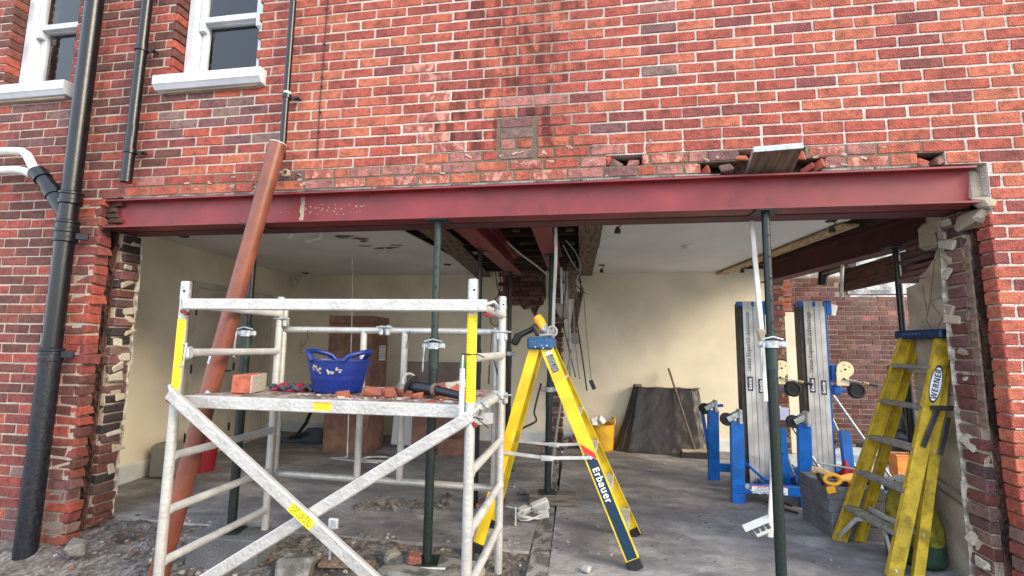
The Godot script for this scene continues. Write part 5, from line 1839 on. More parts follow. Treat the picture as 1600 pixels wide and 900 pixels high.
func right_ladder() -> void:
	var t := thing("old_stepladder", "worn yellow step ladder with navy top leaning folded at the right wall", "ladder", Vector3(2.1, 0, -0.65))
	var ye: Material = mats.yellow_old
	var nf := [Vector3(1.965, 0.0, -0.40), Vector3(2.395, 1.47, -0.455)]
	var ff := [Vector3(1.915, 0.0, -0.98), Vector3(2.365, 1.47, -0.80)]
	var nb := [Vector3(2.115, 0.0, -0.43), Vector3(2.425, 1.44, -0.475)]
	var fb := [Vector3(2.06, 0.0, -1.0), Vector3(2.41, 1.44, -0.80)]
	var n := 0
	for q in [[nf, Vector3.BACK, 0.085], [ff, Vector3.FORWARD, 0.085], [nb, Vector3.BACK, 0.06], [fb, Vector3.FORWARD, 0.06]]:
		var p: Array = q[0]
		var b := MB.new()
		b.extrude(channel(q[2], 0.032, 0.0045), p[0], p[1], q[1])
		obj("rail", b, ye, t)
	var b := MB.new()
	for k in 5:
		var f := 0.17 + 0.175 * k
		var p: Vector3 = nf[0].lerp(nf[1], f) + Vector3(-0.005, 0, -0.01)
		var q: Vector3 = ff[0].lerp(ff[1], f) + Vector3(-0.005, 0, 0.01)
		b = MB.new()
		b.bar(p, q, 0.085, 0.028, Vector3.UP, 0.005)
		obj("tread", b, mats.tread_grey, t)
		p = nb[0].lerp(nb[1], f)
		q = fb[0].lerp(fb[1], f)
		if k % 2 == 0:
			b = MB.new()
			b.bar(p, q, 0.012, 0.035, Vector3.UP, 0.003)
			obj("cross_bar", b, mats.aluminium, t)
	for q in [[nf, ff], [ff, nf]]:
		b = MB.new()
		var p: Vector3 = q[0][0].lerp(q[0][1], 0.165)
		var w: Vector3 = q[1][0].lerp(q[1][1], 0.165)
		var foot: Vector3 = q[0][0].lerp(q[0][1], 0.02)
		var m := p.lerp(w, 0.35) + Vector3(0, -0.01, 0)
		b.bar(foot, m.lerp(foot, 0.35) + Vector3(0, 0.04, 0), 0.03, 0.012, Vector3.LEFT)
		b.bar(m.lerp(foot, 0.35) + Vector3(0, 0.04, 0), m, 0.03, 0.012, Vector3.LEFT)
		obj("knee_brace", b, mats.aluminium, t)
	b = MB.new()
	b.box(Vector3(2.392, 1.497, -0.63), Vector3(0.13, 0.06, 0.43), Basis.from_euler(Vector3(0, 0.06, 0)), 0.01)
	var cap := obj("top_cap", b, mats.navy, t)
	b = MB.new()
	b.bar(Vector3(2.323, 1.5, -0.6), Vector3(2.321, 1.5, -0.72), 0.016, 0.006, Vector3.RIGHT)
	b.tube([Vector3(2.326, 1.5, -0.58), Vector3(2.322, 1.5, -0.58)], 0.012, 10)
	b.tube([Vector3(2.322, 1.5, -0.74), Vector3(2.318, 1.5, -0.74)], 0.012, 10)
	obj("moulded_mark", b, mats.ladder_blue, cap)
	# oval badge on the near rail
	var dir := (nf[1] - nf[0]).normalized() as Vector3
	var face := (Vector3.BACK - dir * Vector3.BACK.dot(dir)).normalized()
	var across := dir.cross(face).normalized()
	var c: Vector3 = nf[0].lerp(nf[1], 0.80) + face * 0.002
	for k in 3:
		b = MB.new()
		var pts := []
		var g: float = [1.0, 0.88, 0.8][k]
		for i in 24:
			pts.append(c + face * 0.0006 * k + (across * 0.034 * cos(TAU * i / 24) + dir * 0.125 * sin(TAU * i / 24)) * (g if k < 2 else 1.0) * (1.0 if k < 2 else 0.0))
		if k < 2:
			b.fan(pts, face)
			obj("badge", b, mats.navy if k == 0 else mats.white_print, t)
	lettering("WERNER", 0.036, c + face * 0.0022, Basis(dir, face.cross(dir), face), mats.navy, t, "Droid Sans", true)
	for q in [[nf, 0.62, 0.012], [nb, 0.60, 0.05]]:
		b = MB.new()
		var p: Vector3 = q[0][0].lerp(q[0][1], q[1]) + Vector3(0, 0, 0.016)
		b.bar(p + dir * 0.11 + Vector3(0.03, 0, 0), p - dir * 0.13 + Vector3(q[2] - 0.02, 0, 0), 0.03, 0.012, Vector3.BACK, 0.003)
		obj("spreader", b, mats.dark_rail, t)
	b = MB.new()
	var hp: Vector3 = nf[0].lerp(nf[1], 0.70) + Vector3(0.05, 0, 0.018)
	b.bar(hp + Vector3(-0.06, 0, 0), hp + Vector3(0.08, 0.0, 0), 0.014, 0.03, Vector3.UP)
	obj("spreader", b, mats.dark_rail, t)
	# sack and things by its feet
	t = thing("rubble_sack", "olive sack with a dark green bottom slumped behind the old ladder", "sack", Vector3(2.27, 0, -0.72))
	b = MB.new()
	b.sheet(28, 14, func(u: float, v: float) -> Vector3:
		var a := TAU * u
		var r := 0.19 * (1.0 - 0.45 * pow(v, 2.2)) * (1.0 + 0.06 * sin(3 * a + 5 * v) + 0.04 * sin(7 * a - 9 * v))
		return Vector3(2.27 + r * cos(a) * 0.72, 0.12 + 0.36 * v + 0.03 * sin(2 * a + 1), -0.72 + r * sin(a)), Vector3.LEFT)
	b.lathe([Vector2(0.1, 0.46), Vector2(0.05, 0.49), Vector2(0.0, 0.48)], Vector3(2.27, 0, -0.72), Basis(), 14)
	obj("cloth", b, mats.olive, t)
	b = MB.new()
	b.lathe([Vector2(0.17, 0.0), Vector2(0.2, 0.03), Vector2(0.205, 0.1), Vector2(0.197, 0.15)], Vector3(2.27, 0, -0.72), Basis(), 24, 0.72, 1.0)
	obj("base", b, mats.bag_green, t)


# ---------- the two folded material lifts

func lift(label: String, at: Vector3, flip: bool) -> void:
	var t := thing("material_lift", label, "lift", at, "folded blue material lifts")
	var bl: Material = mats.lift_blue
	var b := MB.new()
	b.bar(at + Vector3(-0.118, 0.08, -0.02), at + Vector3(-0.118, 1.84, -0.02), 0.038, 0.12, Vector3.BACK, 0.004)
	obj("carriage_rail", b, mats.dark_rail, t)
	for q in [[-0.05, 1.862, 0.10], [0.047, 1.862, 0.10]]:
		b = MB.new()
		b.extrude([Vector2(-0.046, -0.06), Vector2(0.046, -0.06), Vector2(0.046, 0.05), Vector2(0.005, 0.05), Vector2(0.003, 0.047), Vector2(-0.003, 0.047), Vector2(-0.005, 0.05), Vector2(-0.046, 0.05)], at + Vector3(q[0], q[2], 0), at + Vector3(q[0], q[1], 0), Vector3.BACK)
		obj("mast_column", b, mats.aluminium_bare, t)
	for q in [-0.125, 0.0, 0.095]:
		b = MB.new()
		b.box(at + Vector3(q, 1.835, 0.03), Vector3(0.05 if q < 0 else 0.025, 0.05, 0.06), Basis(), 0.006)
		obj("mast_cap", b, bl, t)
	b = MB.new()
	b.box(at + Vector3(0.145, 1.80, 0.0), Vector3(0.06, 0.14, 0.06), Basis(), 0.01)
	b.bar(at + Vector3(0.105, 0.1, 0), at + Vector3(0.105, 1.82, 0), 0.022, 0.08, Vector3.BACK)
	obj("mast_bracket", b, bl, t)
	if flip:
		b = MB.new()
		b.box(at + Vector3(0.195, 1.78, 0.0), Vector3(0.06, 0.11, 0.015), Basis(Vector3.BACK, -0.25), 0.004)
		obj("white_tag", b, mats.white_plastic, t)
	var vert := Basis(Vector3.UP, Vector3.LEFT, Vector3.BACK)
	lettering("Genie Superlift Advantage", 0.036, at + Vector3(-0.056, 1.46, 0.0515), vert, mats.black_print, t, "Droid Serif")
	for x in [-0.055, 0.045]:
		b = MB.new()
		b.box(at + Vector3(x, 1.04 if x < 0 else 1.02, 0.05), Vector3(0.05, 0.14, 0.004), Basis(), 0.001)
		var lb := obj("name_plate", b, mats.navy, t)
		lettering("Genie", 0.03, at + Vector3(x, 1.04 if x < 0 else 1.02, 0.053), vert, mats.white_print, lb, "Droid Sans", true)
	# legs folded upright with castors on top, and the base they hinge from
	for q in [[-0.31, 0.40], [-0.33, -0.38]]:
		var p := at + Vector3(q[0], 0, q[1])
		b = MB.new()
		b.bar(p + Vector3(0, 0.0, 0), p + Vector3(0.015, 0.72, 0), 0.05, 0.115, Vector3.RIGHT, 0.006)
		var leg := obj("leg", b, bl, t)
		b = MB.new()
		b.bar(p + Vector3(0.03, 0.79, -0.035), p + Vector3(-0.07, 0.735, -0.035), 0.008, 0.05, Vector3.UP)
		b.bar(p + Vector3(0.03, 0.79, 0.035), p + Vector3(-0.07, 0.735, 0.035), 0.008, 0.05, Vector3.UP)
		b.box(p + Vector3(0.04, 0.765, 0), Vector3(0.03, 0.13, 0.1), Basis(), 0.006)
		var fork := obj("castor_fork", b, mats.zinc, leg)
		b = MB.new()
		b.tube([p + Vector3(-0.07, 0.735, -0.022), p + Vector3(-0.07, 0.735, 0.022)], 0.058, 22)
		obj("castor_wheel", b, mats.rubber, leg)
		b = MB.new()
		b.bar(p + Vector3(0, 0.13, 0), p + Vector3(0.72, 0.13, 0), 0.06, 0.085, Vector3.UP, 0.006)
		obj("base_bar", b, bl, t)
	b = MB.new()
	b.bar(at + Vector3(0.02, 0.10, 0.4), at + Vector3(0.02, 0.10, -0.38), 0.1, 0.08, Vector3.UP, 0.006)
	b.bar(at + Vector3(0.36, 0.10, 0.4), at + Vector3(0.36, 0.10, -0.38), 0.06, 0.08, Vector3.UP, 0.006)
	b.bar(at + Vector3(-0.24, 0.36, 0.37), at + Vector3(-0.02, 0.17, 0.2), 0.02, 0.12, Vector3.BACK, 0.004)
	b.bar(at + Vector3(-0.02, 0.17, 0.2), at + Vector3(0.25, 0.22, 0.2), 0.02, 0.11, Vector3.BACK, 0.004)
	b.bar(at + Vector3(0.20, 0.1, 0.1), at + Vector3(0.20, 0.62, 0.05), 0.09, 0.05, Vector3.BACK, 0.004)
	b.bar(at + Vector3(-0.42, 0.75, -0.42), at + Vector3(-0.36, 0.25, -0.42), 0.03, 0.03, Vector3.BACK, 0.003)
	b.bar(at + Vector3(-0.42, 0.75, -0.42), at + Vector3(-0.2, 0.77, -0.42), 0.03, 0.03, Vector3.BACK, 0.003)
	obj("base_frame", b, bl, t)
	b = MB.new()
	b.sheet(1, 1, func(u: float, v: float) -> Vector3: return at + Vector3(-0.20 + 0.30 * u, 0.10 + 0.07 * v, 0.4345), Vector3.BACK)
	obj("data_plate", b, sticker("lift_plate", print_tex("lift_plate", s(225, 226, 230), s(70, 60, 90), 96, 28, 4, s(196, 90, 100))), t)
	b = MB.new()
	b.tube([at + Vector3(-0.24, 0.16, 0.43), at + Vector3(-0.24, 0.16, 0.455)], 0.022, 12)
	b.tube([at + Vector3(-0.22, 0.13, 0.44), at + Vector3(-0.14, 0.1, 0.45), at + Vector3(-0.06, 0.12, 0.44)], 0.006, 6)
	obj("locking_pin", b, mats.zinc, t)
	for z in [0.46, -0.45]:
		b = MB.new()
		var prof := [Vector2(0.03, -0.02), Vector2(0.05, -0.014), Vector2(0.06, -0.02), Vector2(0.085, -0.024), Vector2(0.1, -0.012), Vector2(0.1, 0.012), Vector2(0.085, 0.024), Vector2(0.06, 0.02), Vector2(0.05, 0.014), Vector2(0.03, 0.02), Vector2(0.0, 0.02)]
		b.lathe(prof, at + Vector3(0.42, 0.1, z), Basis(Vector3.RIGHT, PI / 2), 26)
		var wh := obj("rear_wheel", b, mats.rubber, t)
		b = MB.new()
		b.tube([at + Vector3(0.42, 0.1, z - 0.03), at + Vector3(0.42, 0.1, z + 0.03)], 0.03, 14)
		for k in 5:
			var a := TAU * k / 5
			b.bar(at + Vector3(0.42 + 0.03 * cos(a), 0.1 + 0.03 * sin(a), z + 0.012), at + Vector3(0.42 + 0.06 * cos(a), 0.1 + 0.06 * sin(a), z + 0.018), 0.016, 0.008, Vector3.BACK, 0.002)
		obj("hub", b, mats.dark_rail, wh)
	# winch and transport wheel on the right of the mast
	b = MB.new()
	b.box(at + Vector3(0.155, 1.16, 0.03), Vector3(0.07, 0.16, 0.06), Basis(), 0.008)
	b.box(at + Vector3(0.165, 1.0, 0.02), Vector3(0.09, 0.1, 0.07), Basis(), 0.03)
	b.bar(at + Vector3(0.18, 1.0, 0.02), at + Vector3(0.3, 0.99, 0.02), 0.02, 0.02)
	obj("winch_bracket", b, bl, t)
	b = MB.new()
	var wc := at + Vector3(0.235, 1.2, 0.06)
	b.tube([wc, wc + Vector3(0, 0, 0.012)], 0.076, 28)
	b.tube([wc + Vector3(0, 0, -0.06), wc], 0.05, 20)
	b.box(wc + Vector3(-0.03, -0.09, 0.012), Vector3(0.11, 0.13, 0.012), Basis(), 0.004)
	var wn := obj("winch", b, mats.winch_cream, t)
	for a in [0.6, 1.8, 3.6, 5.0]:
		b = MB.new()
		b.tube([wc + Vector3(0.042 * cos(a), 0.042 * sin(a), 0.011), wc + Vector3(0.042 * cos(a), 0.042 * sin(a), 0.0135)], 0.006, 10)
		obj("winch_hole", b, mats.dark_void, wn)
	b = MB.new()
	b.tube([wc + Vector3(0, 0, 0.01), wc + Vector3(0, 0, 0.016)], 0.009, 12)
	b.tube([wc + Vector3(-0.02, -0.09, 0.015), wc + Vector3(-0.02, -0.09, 0.028)], 0.01, 12)
	obj("winch_hub", b, mats.dark_void, wn)
	b = MB.new()
	b.bar(wc + Vector3(-0.02, -0.09, 0.03), wc + Vector3(0.15, -0.125, 0.04), 0.008, 0.022, Vector3.BACK, 0.002)
	var hd := obj("crank_handle", b, mats.zinc, t)
	b = MB.new()
	b.tube([wc + Vector3(0.13, -0.12, 0.045), wc + Vector3(0.175, -0.13, 0.05)], 0.014, 10)
	obj("crank_ferrule", b, mats.pale_wood, hd)
	b = MB.new()
	b.tube([wc + Vector3(0.175, -0.13, 0.05), wc + Vector3(0.25, -0.145, 0.055)], 0.015, 12)
	obj("crank_grip", b, mats.black_plastic, hd)
	b = MB.new()
	b.lathe([Vector2(0.0, -0.02), Vector2(0.04, -0.02), Vector2(0.06, -0.026), Vector2(0.078, -0.016), Vector2(0.078, 0.016), Vector2(0.06, 0.026), Vector2(0.045, 0.018), Vector2(0.0, 0.018)], at + Vector3(0.345, 1.0, 0.02), Basis(Vector3.RIGHT, PI / 2), 26)
	obj("transport_wheel", b, mats.rubber, t)
	b = MB.new()
	b.tube([at + Vector3(0.13, 0.95, 0.03), at + Vector3(0.55, 0.2, 0.12)], 0.013, 10)
	obj("stay_rod", b, mats.zinc, t)
	b = MB.new()
	b.tube([at + Vector3(0.12, 0.75, -0.02), at + Vector3(0.32, 0.12, 0.1)], 0.013, 10)
	obj("stay_rod", b, mats.zinc, t)
	if not flip:
		b = MB.new()
		b.box(at + Vector3(0.2, 0.76, 0.06), Vector3(0.16, 0.12, 0.03), Basis(), 0.004)
		obj("card", b, mats.lavender, t)
	b = MB.new()
	b.bar(at + Vector3(-0.2, 0.1, 0.1), at + Vector3(-0.2, 0.55, 0.1), 0.07, 0.05, Vector3.BACK, 0.004)
	obj("fork_plate", b, mats.dark_rail, t)


func lifts() -> void:
	lift("folded blue material lift with silver mast left of the glossy green prop", Vector3(1.76, 0, -2.15), false)
	lift("folded blue material lift with silver mast right of the glossy green prop", Vector3(2.33, 0, -2.15), true)
	# broken trunking hanging by the prop
	var t := thing("cable_trunking", "white plastic trunking hanging from the beam beside the glossy green prop", "trunking", Vector3(1.24, 0.4, -0.3))
	var b := MB.new()
	b.bar(Vector3(1.205, 2.26, -0.3), Vector3(1.238, 1.47, -0.3), 0.03, 0.018, Vector3.BACK, 0.003)
	b.bar(Vector3(1.238, 1.48, -0.31), Vector3(1.245, 1.05, -0.31), 0.026, 0.014, Vector3.BACK, 0.003)
	b.bar(Vector3(1.275, 1.1, -0.32), Vector3(1.255, 0.55, -0.3), 0.02, 0.016, Vector3.BACK, 0.003)
	b.bar(Vector3(1.256, 0.6, -0.28), Vector3(1.215, 0.24, -0.26), 0.032, 0.02, Vector3.BACK, 0.003)
	obj("strip", b, mats.white_plastic, t)
	b = MB.new()
	b.box(Vector3(1.235, 1.46, -0.29), Vector3(0.05, 0.1, 0.04), Basis(Vector3.BACK, 0.2), 0.015, 0.01, rng)
	obj("tape", b, mats.plaster, t)
	t = thing("socket_box", "open metal backed socket box hanging at the end of the white trunking", "socket", Vector3(1.15, 0.25, -0.27))
	var bs := Basis.from_euler(Vector3(0.5, 0.2, 0.55))
	b = MB.new()
	b.box(Vector3(1.145, 0.31, -0.27), Vector3(0.17, 0.008, 0.05), bs, 0.003)
	b.box(Vector3(1.165, 0.27, -0.25), Vector3(0.08, 0.02, 0.045), bs, 0.004)
	obj("plate", b, mats.white_plastic, t)
	for k in 4:
		b = MB.new()
		b.box(Vector3(1.145, 0.31, -0.27) + bs * Vector3(-0.055 + 0.035 * k, -0.014, 0.035), Vector3(0.022, 0.016, 0.03), bs, 0.003)
		obj("terminal", b, mats.grey_cloth, t)


func hanging_things() -> void:
	var b: MB
	var wires := [
		[[Vector3(-0.13, 2.3, -0.6), Vector3(-0.135, 2.1, -0.75), Vector3(-0.16, 1.75, -0.9), Vector3(-0.17, 1.45, -0.95), Vector3(-0.165, 1.1, -0.95)], 0.014, "white_plastic", "white cable conduit hanging down in front of the dark green prop"],
		[[Vector3(-0.06, 2.46, -2.2), Vector3(-0.03, 2.1, -2.35), Vector3(-0.01, 1.7, -2.4), Vector3(0.06, 1.2, -2.4), Vector3(0.1, 0.9, -2.4)], 0.008, "wire_dark", "dark cable hanging in a long curve right of the wall scar"],
		[[Vector3(-0.1, 2.46, -2.6), Vector3(-0.06, 2.2, -2.7), Vector3(-0.05, 1.6, -2.8), Vector3(0.0, 1.1, -2.8), Vector3(0.02, 1.0, -2.8)], 0.007, "wire_grey", "grey cable hanging behind the bright yellow ladder's cap"],
		[[Vector3(0.02, 2.46, -2.7), Vector3(0.0, 2.3, -2.75), Vector3(0.03, 2.15, -2.8), Vector3(0.02, 1.95, -2.85)], 0.009, "wire_dark", "dark cable dropping from the ceiling gap to the hanging timber"],
		[[Vector3(0.06, 2.1, -2.9), Vector3(0.1, 1.5, -2.9), Vector3(0.15, 1.0, -2.9)], 0.006, "wire_grey", "thin grey flex that ends in a small dark plug"],
		[[Vector3(-0.69, 2.42, -1.6), Vector3(-0.6, 2.36, -1.9), Vector3(-0.45, 2.28, -2.3), Vector3(-0.38, 2.25, -2.7)], 0.011, "white_plastic", "pale cable swooping under the joists from the left inner beam"],
		[[Vector3(-0.68, 2.40, -1.5), Vector3(-0.64, 2.3, -1.8), Vector3(-0.62, 2.36, -2.1)], 0.008, "copper", "coppery cable curling beside the left inner beam"],
		[[Vector3(-1.15, 2.44, -3.4), Vector3(-1.13, 2.2, -3.45), Vector3(-1.05, 2.0, -3.5), Vector3(-0.98, 1.8, -3.5), Vector3(-1.06, 1.75, -3.5)], 0.007, "wire_dark", "dark cable looping down at the back left of the brick patch"],
		[[Vector3(-1.08, 2.44, -3.4), Vector3(-1.1, 2.15, -3.5), Vector3(-1.2, 1.95, -3.5), Vector3(-1.22, 1.7, -3.5), Vector3(-1.12, 1.66, -3.5), Vector3(-1.1, 1.8, -3.5)], 0.007, "wire_dark", "second dark cable loop beside the scaffold's rear right post"],
		[[Vector3(-0.14, 2.44, -1.9), Vector3(-0.05, 2.3, -2.2), Vector3(0.02, 2.25, -2.4), Vector3(0.06, 2.45, -2.5)], 0.007, "wire_grey", "grey cables crossing in the dark gap beside the right ceiling board"],
		[[Vector3(-0.12, 2.46, -2.1), Vector3(-0.02, 2.2, -2.3), Vector3(0.05, 2.05, -2.6), Vector3(0.03, 1.9, -2.7)], 0.007, "wire_dark", "black cable crossing the gap toward the right ceiling"],
		[[Vector3(-0.3, 1.05, -1.3), Vector3(-0.36, 0.8, -1.3), Vector3(-0.34, 0.72, -1.3), Vector3(-0.5, 0.62, -1.35), Vector3(-0.6, 0.45, -1.45), Vector3(-0.62, 0.3, -1.5)], 0.009, "wire_dark", "dark cable bowing out left below the dark green prop's collar"],
		[[Vector3(-0.05, 1.35, -1.9), Vector3(-0.16, 0.75, -1.7), Vector3(-0.24, 0.1, -1.6)], 0.012, "wire_grey", "pale thin rod leaning behind the dark green prop"],
		[[Vector3(-2.86, 2.46, -2.6), Vector3(-2.83, 1.6, -2.62), Vector3(-2.80, 0.6, -2.6), Vector3(-2.76, 0.02, -2.55)], 0.007, "white_plastic", "white flex hanging from the left ceiling in front of the tall carton"],
		[[Vector3(-0.16, 2.45, -2.0), Vector3(-0.12, 2.1, -2.2), Vector3(-0.16, 1.7, -2.3), Vector3(-0.08, 1.3, -2.3), Vector3(-0.02, 1.05, -2.3)], 0.006, "wire_dark", "thin dark cable hanging between the conduits and the wall scar"],
		[[Vector3(-0.02, 2.45, -2.4), Vector3(0.03, 2.3, -2.5), Vector3(-0.04, 2.15, -2.6), Vector3(0.04, 2.05, -2.7), Vector3(0.1, 2.02, -2.8)], 0.006, "wire_dark", "dark cable end curling out beside the top of the hanging timber"],
		[[Vector3(-0.1, 2.44, -1.7), Vector3(0.0, 2.34, -1.9), Vector3(0.04, 2.2, -2.1), Vector3(-0.02, 2.1, -2.2)], 0.006, "wire_grey", "grey cable crossing in front of the wooden batten"],
		[[Vector3(2.62, 2.45, -2.0), Vector3(2.60, 2.36, -2.0), Vector3(2.57, 2.25, -2.0), Vector3(2.56, 1.9, -2.05)], 0.016, "white_plastic", "bent pale pipe dropping from the right beam onto the right lift"],
	]
	for w in wires:
		b = MB.new()
		var cur := Curve3D.new()
		var p: Array = w[0]
		for i in p.size():
			var tan: Vector3 = (p[mini(i + 1, p.size() - 1)] - p[maxi(i - 1, 0)]) / 6.0
			cur.add_point(p[i], -tan, tan)
		cur.bake_interval = 0.05
		b.tube(Array(cur.get_baked_points()), w[1], 7)
		one("hanging_cable", b, mats[w[2]], w[3], "cable")
	b = MB.new()
	b.box(Vector3(0.165, 0.93, -2.9), Vector3(0.05, 0.12, 0.04), Basis(Vector3.BACK, 0.4), 0.01)
	one("cable_plug", b, mats.grey_cloth, "small dark plug at the end of the hanging flex on the cream wall", "plug")
	# timber caught in the cables
	var t := thing("hanging_timber", "short dark timber hanging aslant in the cables with plaster stuck to it", "timber", Vector3(-0.04, 1.45, -2.9))
	b = MB.new()
	b.bar(Vector3(0.015, 2.05, -2.9), Vector3(-0.095, 1.44, -2.9), 0.085, 0.05, Vector3.BACK)
	obj("stud", b, mats.old_wood, t)
	b = MB.new()
	b.box(Vector3(-0.035, 1.50, -2.87), Vector3(0.11, 0.13, 0.06), Basis(Vector3.BACK, 0.5), 0.01, 0.03, rng)
	obj("plaster_clod", b, mats.cement_smear, t)
	b = MB.new()
	b.box(Vector3(-0.18, 1.80, -2.6), Vector3(0.13, 0.17, 0.06), Basis(Vector3.BACK, 0.2), 0.03, 0.03, rng)
	one("plaster_clod", b, mats.cement_smear, "pale clod of plaster caught in the cables above the ladder", "plaster")
	b = MB.new()
	b.box(Vector3(-0.055, 2.12, -2.3), Vector3(0.09, 0.42, 0.06), Basis(Vector3.BACK, 0.03), 0.006)
	one("junction_box", b, mats.old_wood, "dark wooden batten with fittings hanging in the gap left of the right ceiling", "batten")
	b = MB.new()
	b.tube([Vector3(-0.175, 2.25, -2.2), Vector3(-0.17, 1.85, -2.25)], 0.016, 10)
	one("conduit", b, mats.zinc, "short thick pale conduit hanging above the plaster clod beside the wall scar", "conduit")
	b = MB.new()
	b.tube([Vector3(-0.1, 2.3, -2.3), Vector3(-0.09, 0.9, -2.6)], 0.014, 10)
	one("conduit", b, mats.zinc, "long thin pale conduit hanging beside the wall scar", "conduit")


func block_stack() -> void:
	var y := 0.0
	for k in 4:
		var b := MB.new()
		b.box(Vector3(2.075 + rng.randf_range(-0.008, 0.008), y + 0.046, -1.235 + rng.randf_range(-0.008, 0.008)), Vector3(0.40, 0.09, 0.45), Basis(Vector3.UP, 0.05 + rng.randf_range(-0.02, 0.02)), 0.004, 0.003, rng)
		one("concrete_block", b, mats.block, ["grey concrete block, lowest of the stack beside the old ladder", "grey concrete block, second from the floor in the stack", "grey concrete block, third from the floor in the stack", "topmost grey concrete block with tools lying on it"][k], "block", "stacked concrete blocks")
		y += 0.092
	var t := thing("reciprocating_saw", "yellow and black power saw with loop handle lying on the block stack", "power tool", Vector3(2.03, y, -1.08))
	var b := MB.new()
	b.tube([Vector3(1.99, y + 0.045, -1.06), Vector3(2.08, y + 0.045, -1.09), Vector3(2.12, y + 0.045, -1.10)], [0.026, 0.042, 0.04], 14)
	var loop := []
	for i in 17:
		var a := TAU * i / 16
		loop.append(Vector3(1.935 + 0.055 * cos(a), y + 0.045 + 0.036 * sin(a), -1.045))
	b.tube(loop, 0.014, 10, false)
	obj("body", b, mats.tool_yellow, t)
	b = MB.new()
	b.tube([Vector3(2.12, y + 0.045, -1.10), Vector3(2.20, y + 0.042, -1.125), Vector3(2.25, y + 0.04, -1.14)], [0.041, 0.04, 0.03], 14)
	b.box(Vector3(2.015, y + 0.02, -1.06), Vector3(0.05, 0.05, 0.05), Basis(), 0.01)
	obj("nose", b, mats.black_plastic, t)
	t = thing("brown_drill", "dusty yellow drill lying on its side at the left end of the blocks", "power tool", Vector3(1.9, y, -1.25))
	b = MB.new()
	b.tube([Vector3(1.86, y + 0.07, -1.22), Vector3(1.93, y + 0.06, -1.2), Vector3(1.99, y + 0.04, -1.18)], [0.03, 0.034, 0.026], 12)
	obj("body", b, mats.pale_wood, t)
	b = MB.new()
	b.tube([Vector3(1.9, y + 0.05, -1.2), Vector3(1.885, y + 0.02, -1.12), Vector3(1.88, y + 0.01, -1.06)], [0.02, 0.018, 0.02], 10)
	b.tube([Vector3(1.99, y + 0.04, -1.18), Vector3(2.05, y + 0.03, -1.16)], [0.02, 0.008], 10)
	obj("grip", b, mats.black_plastic, t)
	b = MB.new()
	b.box(Vector3(1.90, y - 0.02, -1.0), Vector3(0.06, 0.05, 0.02), Basis(Vector3.BACK, 0.3), 0.008)
	obj("battery_tab", b, mats.tool_yellow, t)
	t = thing("safety_gloves", "red and black gloves thrown on the back of the block stack", "gloves", Vector3(2.2, y, -1.4))
	b = MB.new()
	b.sheet(12, 10, func(u: float, v: float) -> Vector3: return Vector3(2.14 + 0.12 * u, y + 0.005 + 0.1 * sin(PI * u) * sin(PI * v) * (1 + 0.3 * sin(u * 11 + v * 7)), -1.44 + 0.1 * v), Vector3.UP)
	obj("glove", b, mats.red_cloth, t)
	for k in 3:
		b = MB.new()
		b.tube([Vector3(2.24 + 0.015 * k, y + 0.04, -1.40), Vector3(2.27 + 0.02 * k, y + 0.07 + 0.02 * k, -1.38), Vector3(2.30 + 0.02 * k, y + 0.06 + 0.02 * k, -1.37)], [0.014, 0.013, 0.01], 8)
		obj("finger", b, mats.black_plastic, t)
	b = MB.new()
	b.tube([Vector3(1.95, y + 0.1, -1.36), Vector3(2.25, y + 0.07, -1.28)], 0.008, 8)
	one("steel_rod", b, mats.zinc, "long shiny steel rod lying across the tools on the blocks", "rod")
	b = MB.new()
	b.tube([Vector3(2.02, y + 0.012, -1.2), Vector3(2.2, y + 0.012, -1.25)], 0.01, 8)
	one("steel_rod", b, mats.zinc, "short steel rod lying flat behind the yellow power saw", "rod")
	b = MB.new()
	b.tube([Vector3(1.85, 0.02, -1.5), Vector3(1.75, 0.02, -1.6), Vector3(1.7, 0.02, -1.75), Vector3(1.8, 0.03, -1.8), Vector3(1.86, 0.03, -1.65)], 0.012, 8)
	one("black_hose", b, mats.rubber, "black hose lying on the floor between the prop and the block stack", "hose")


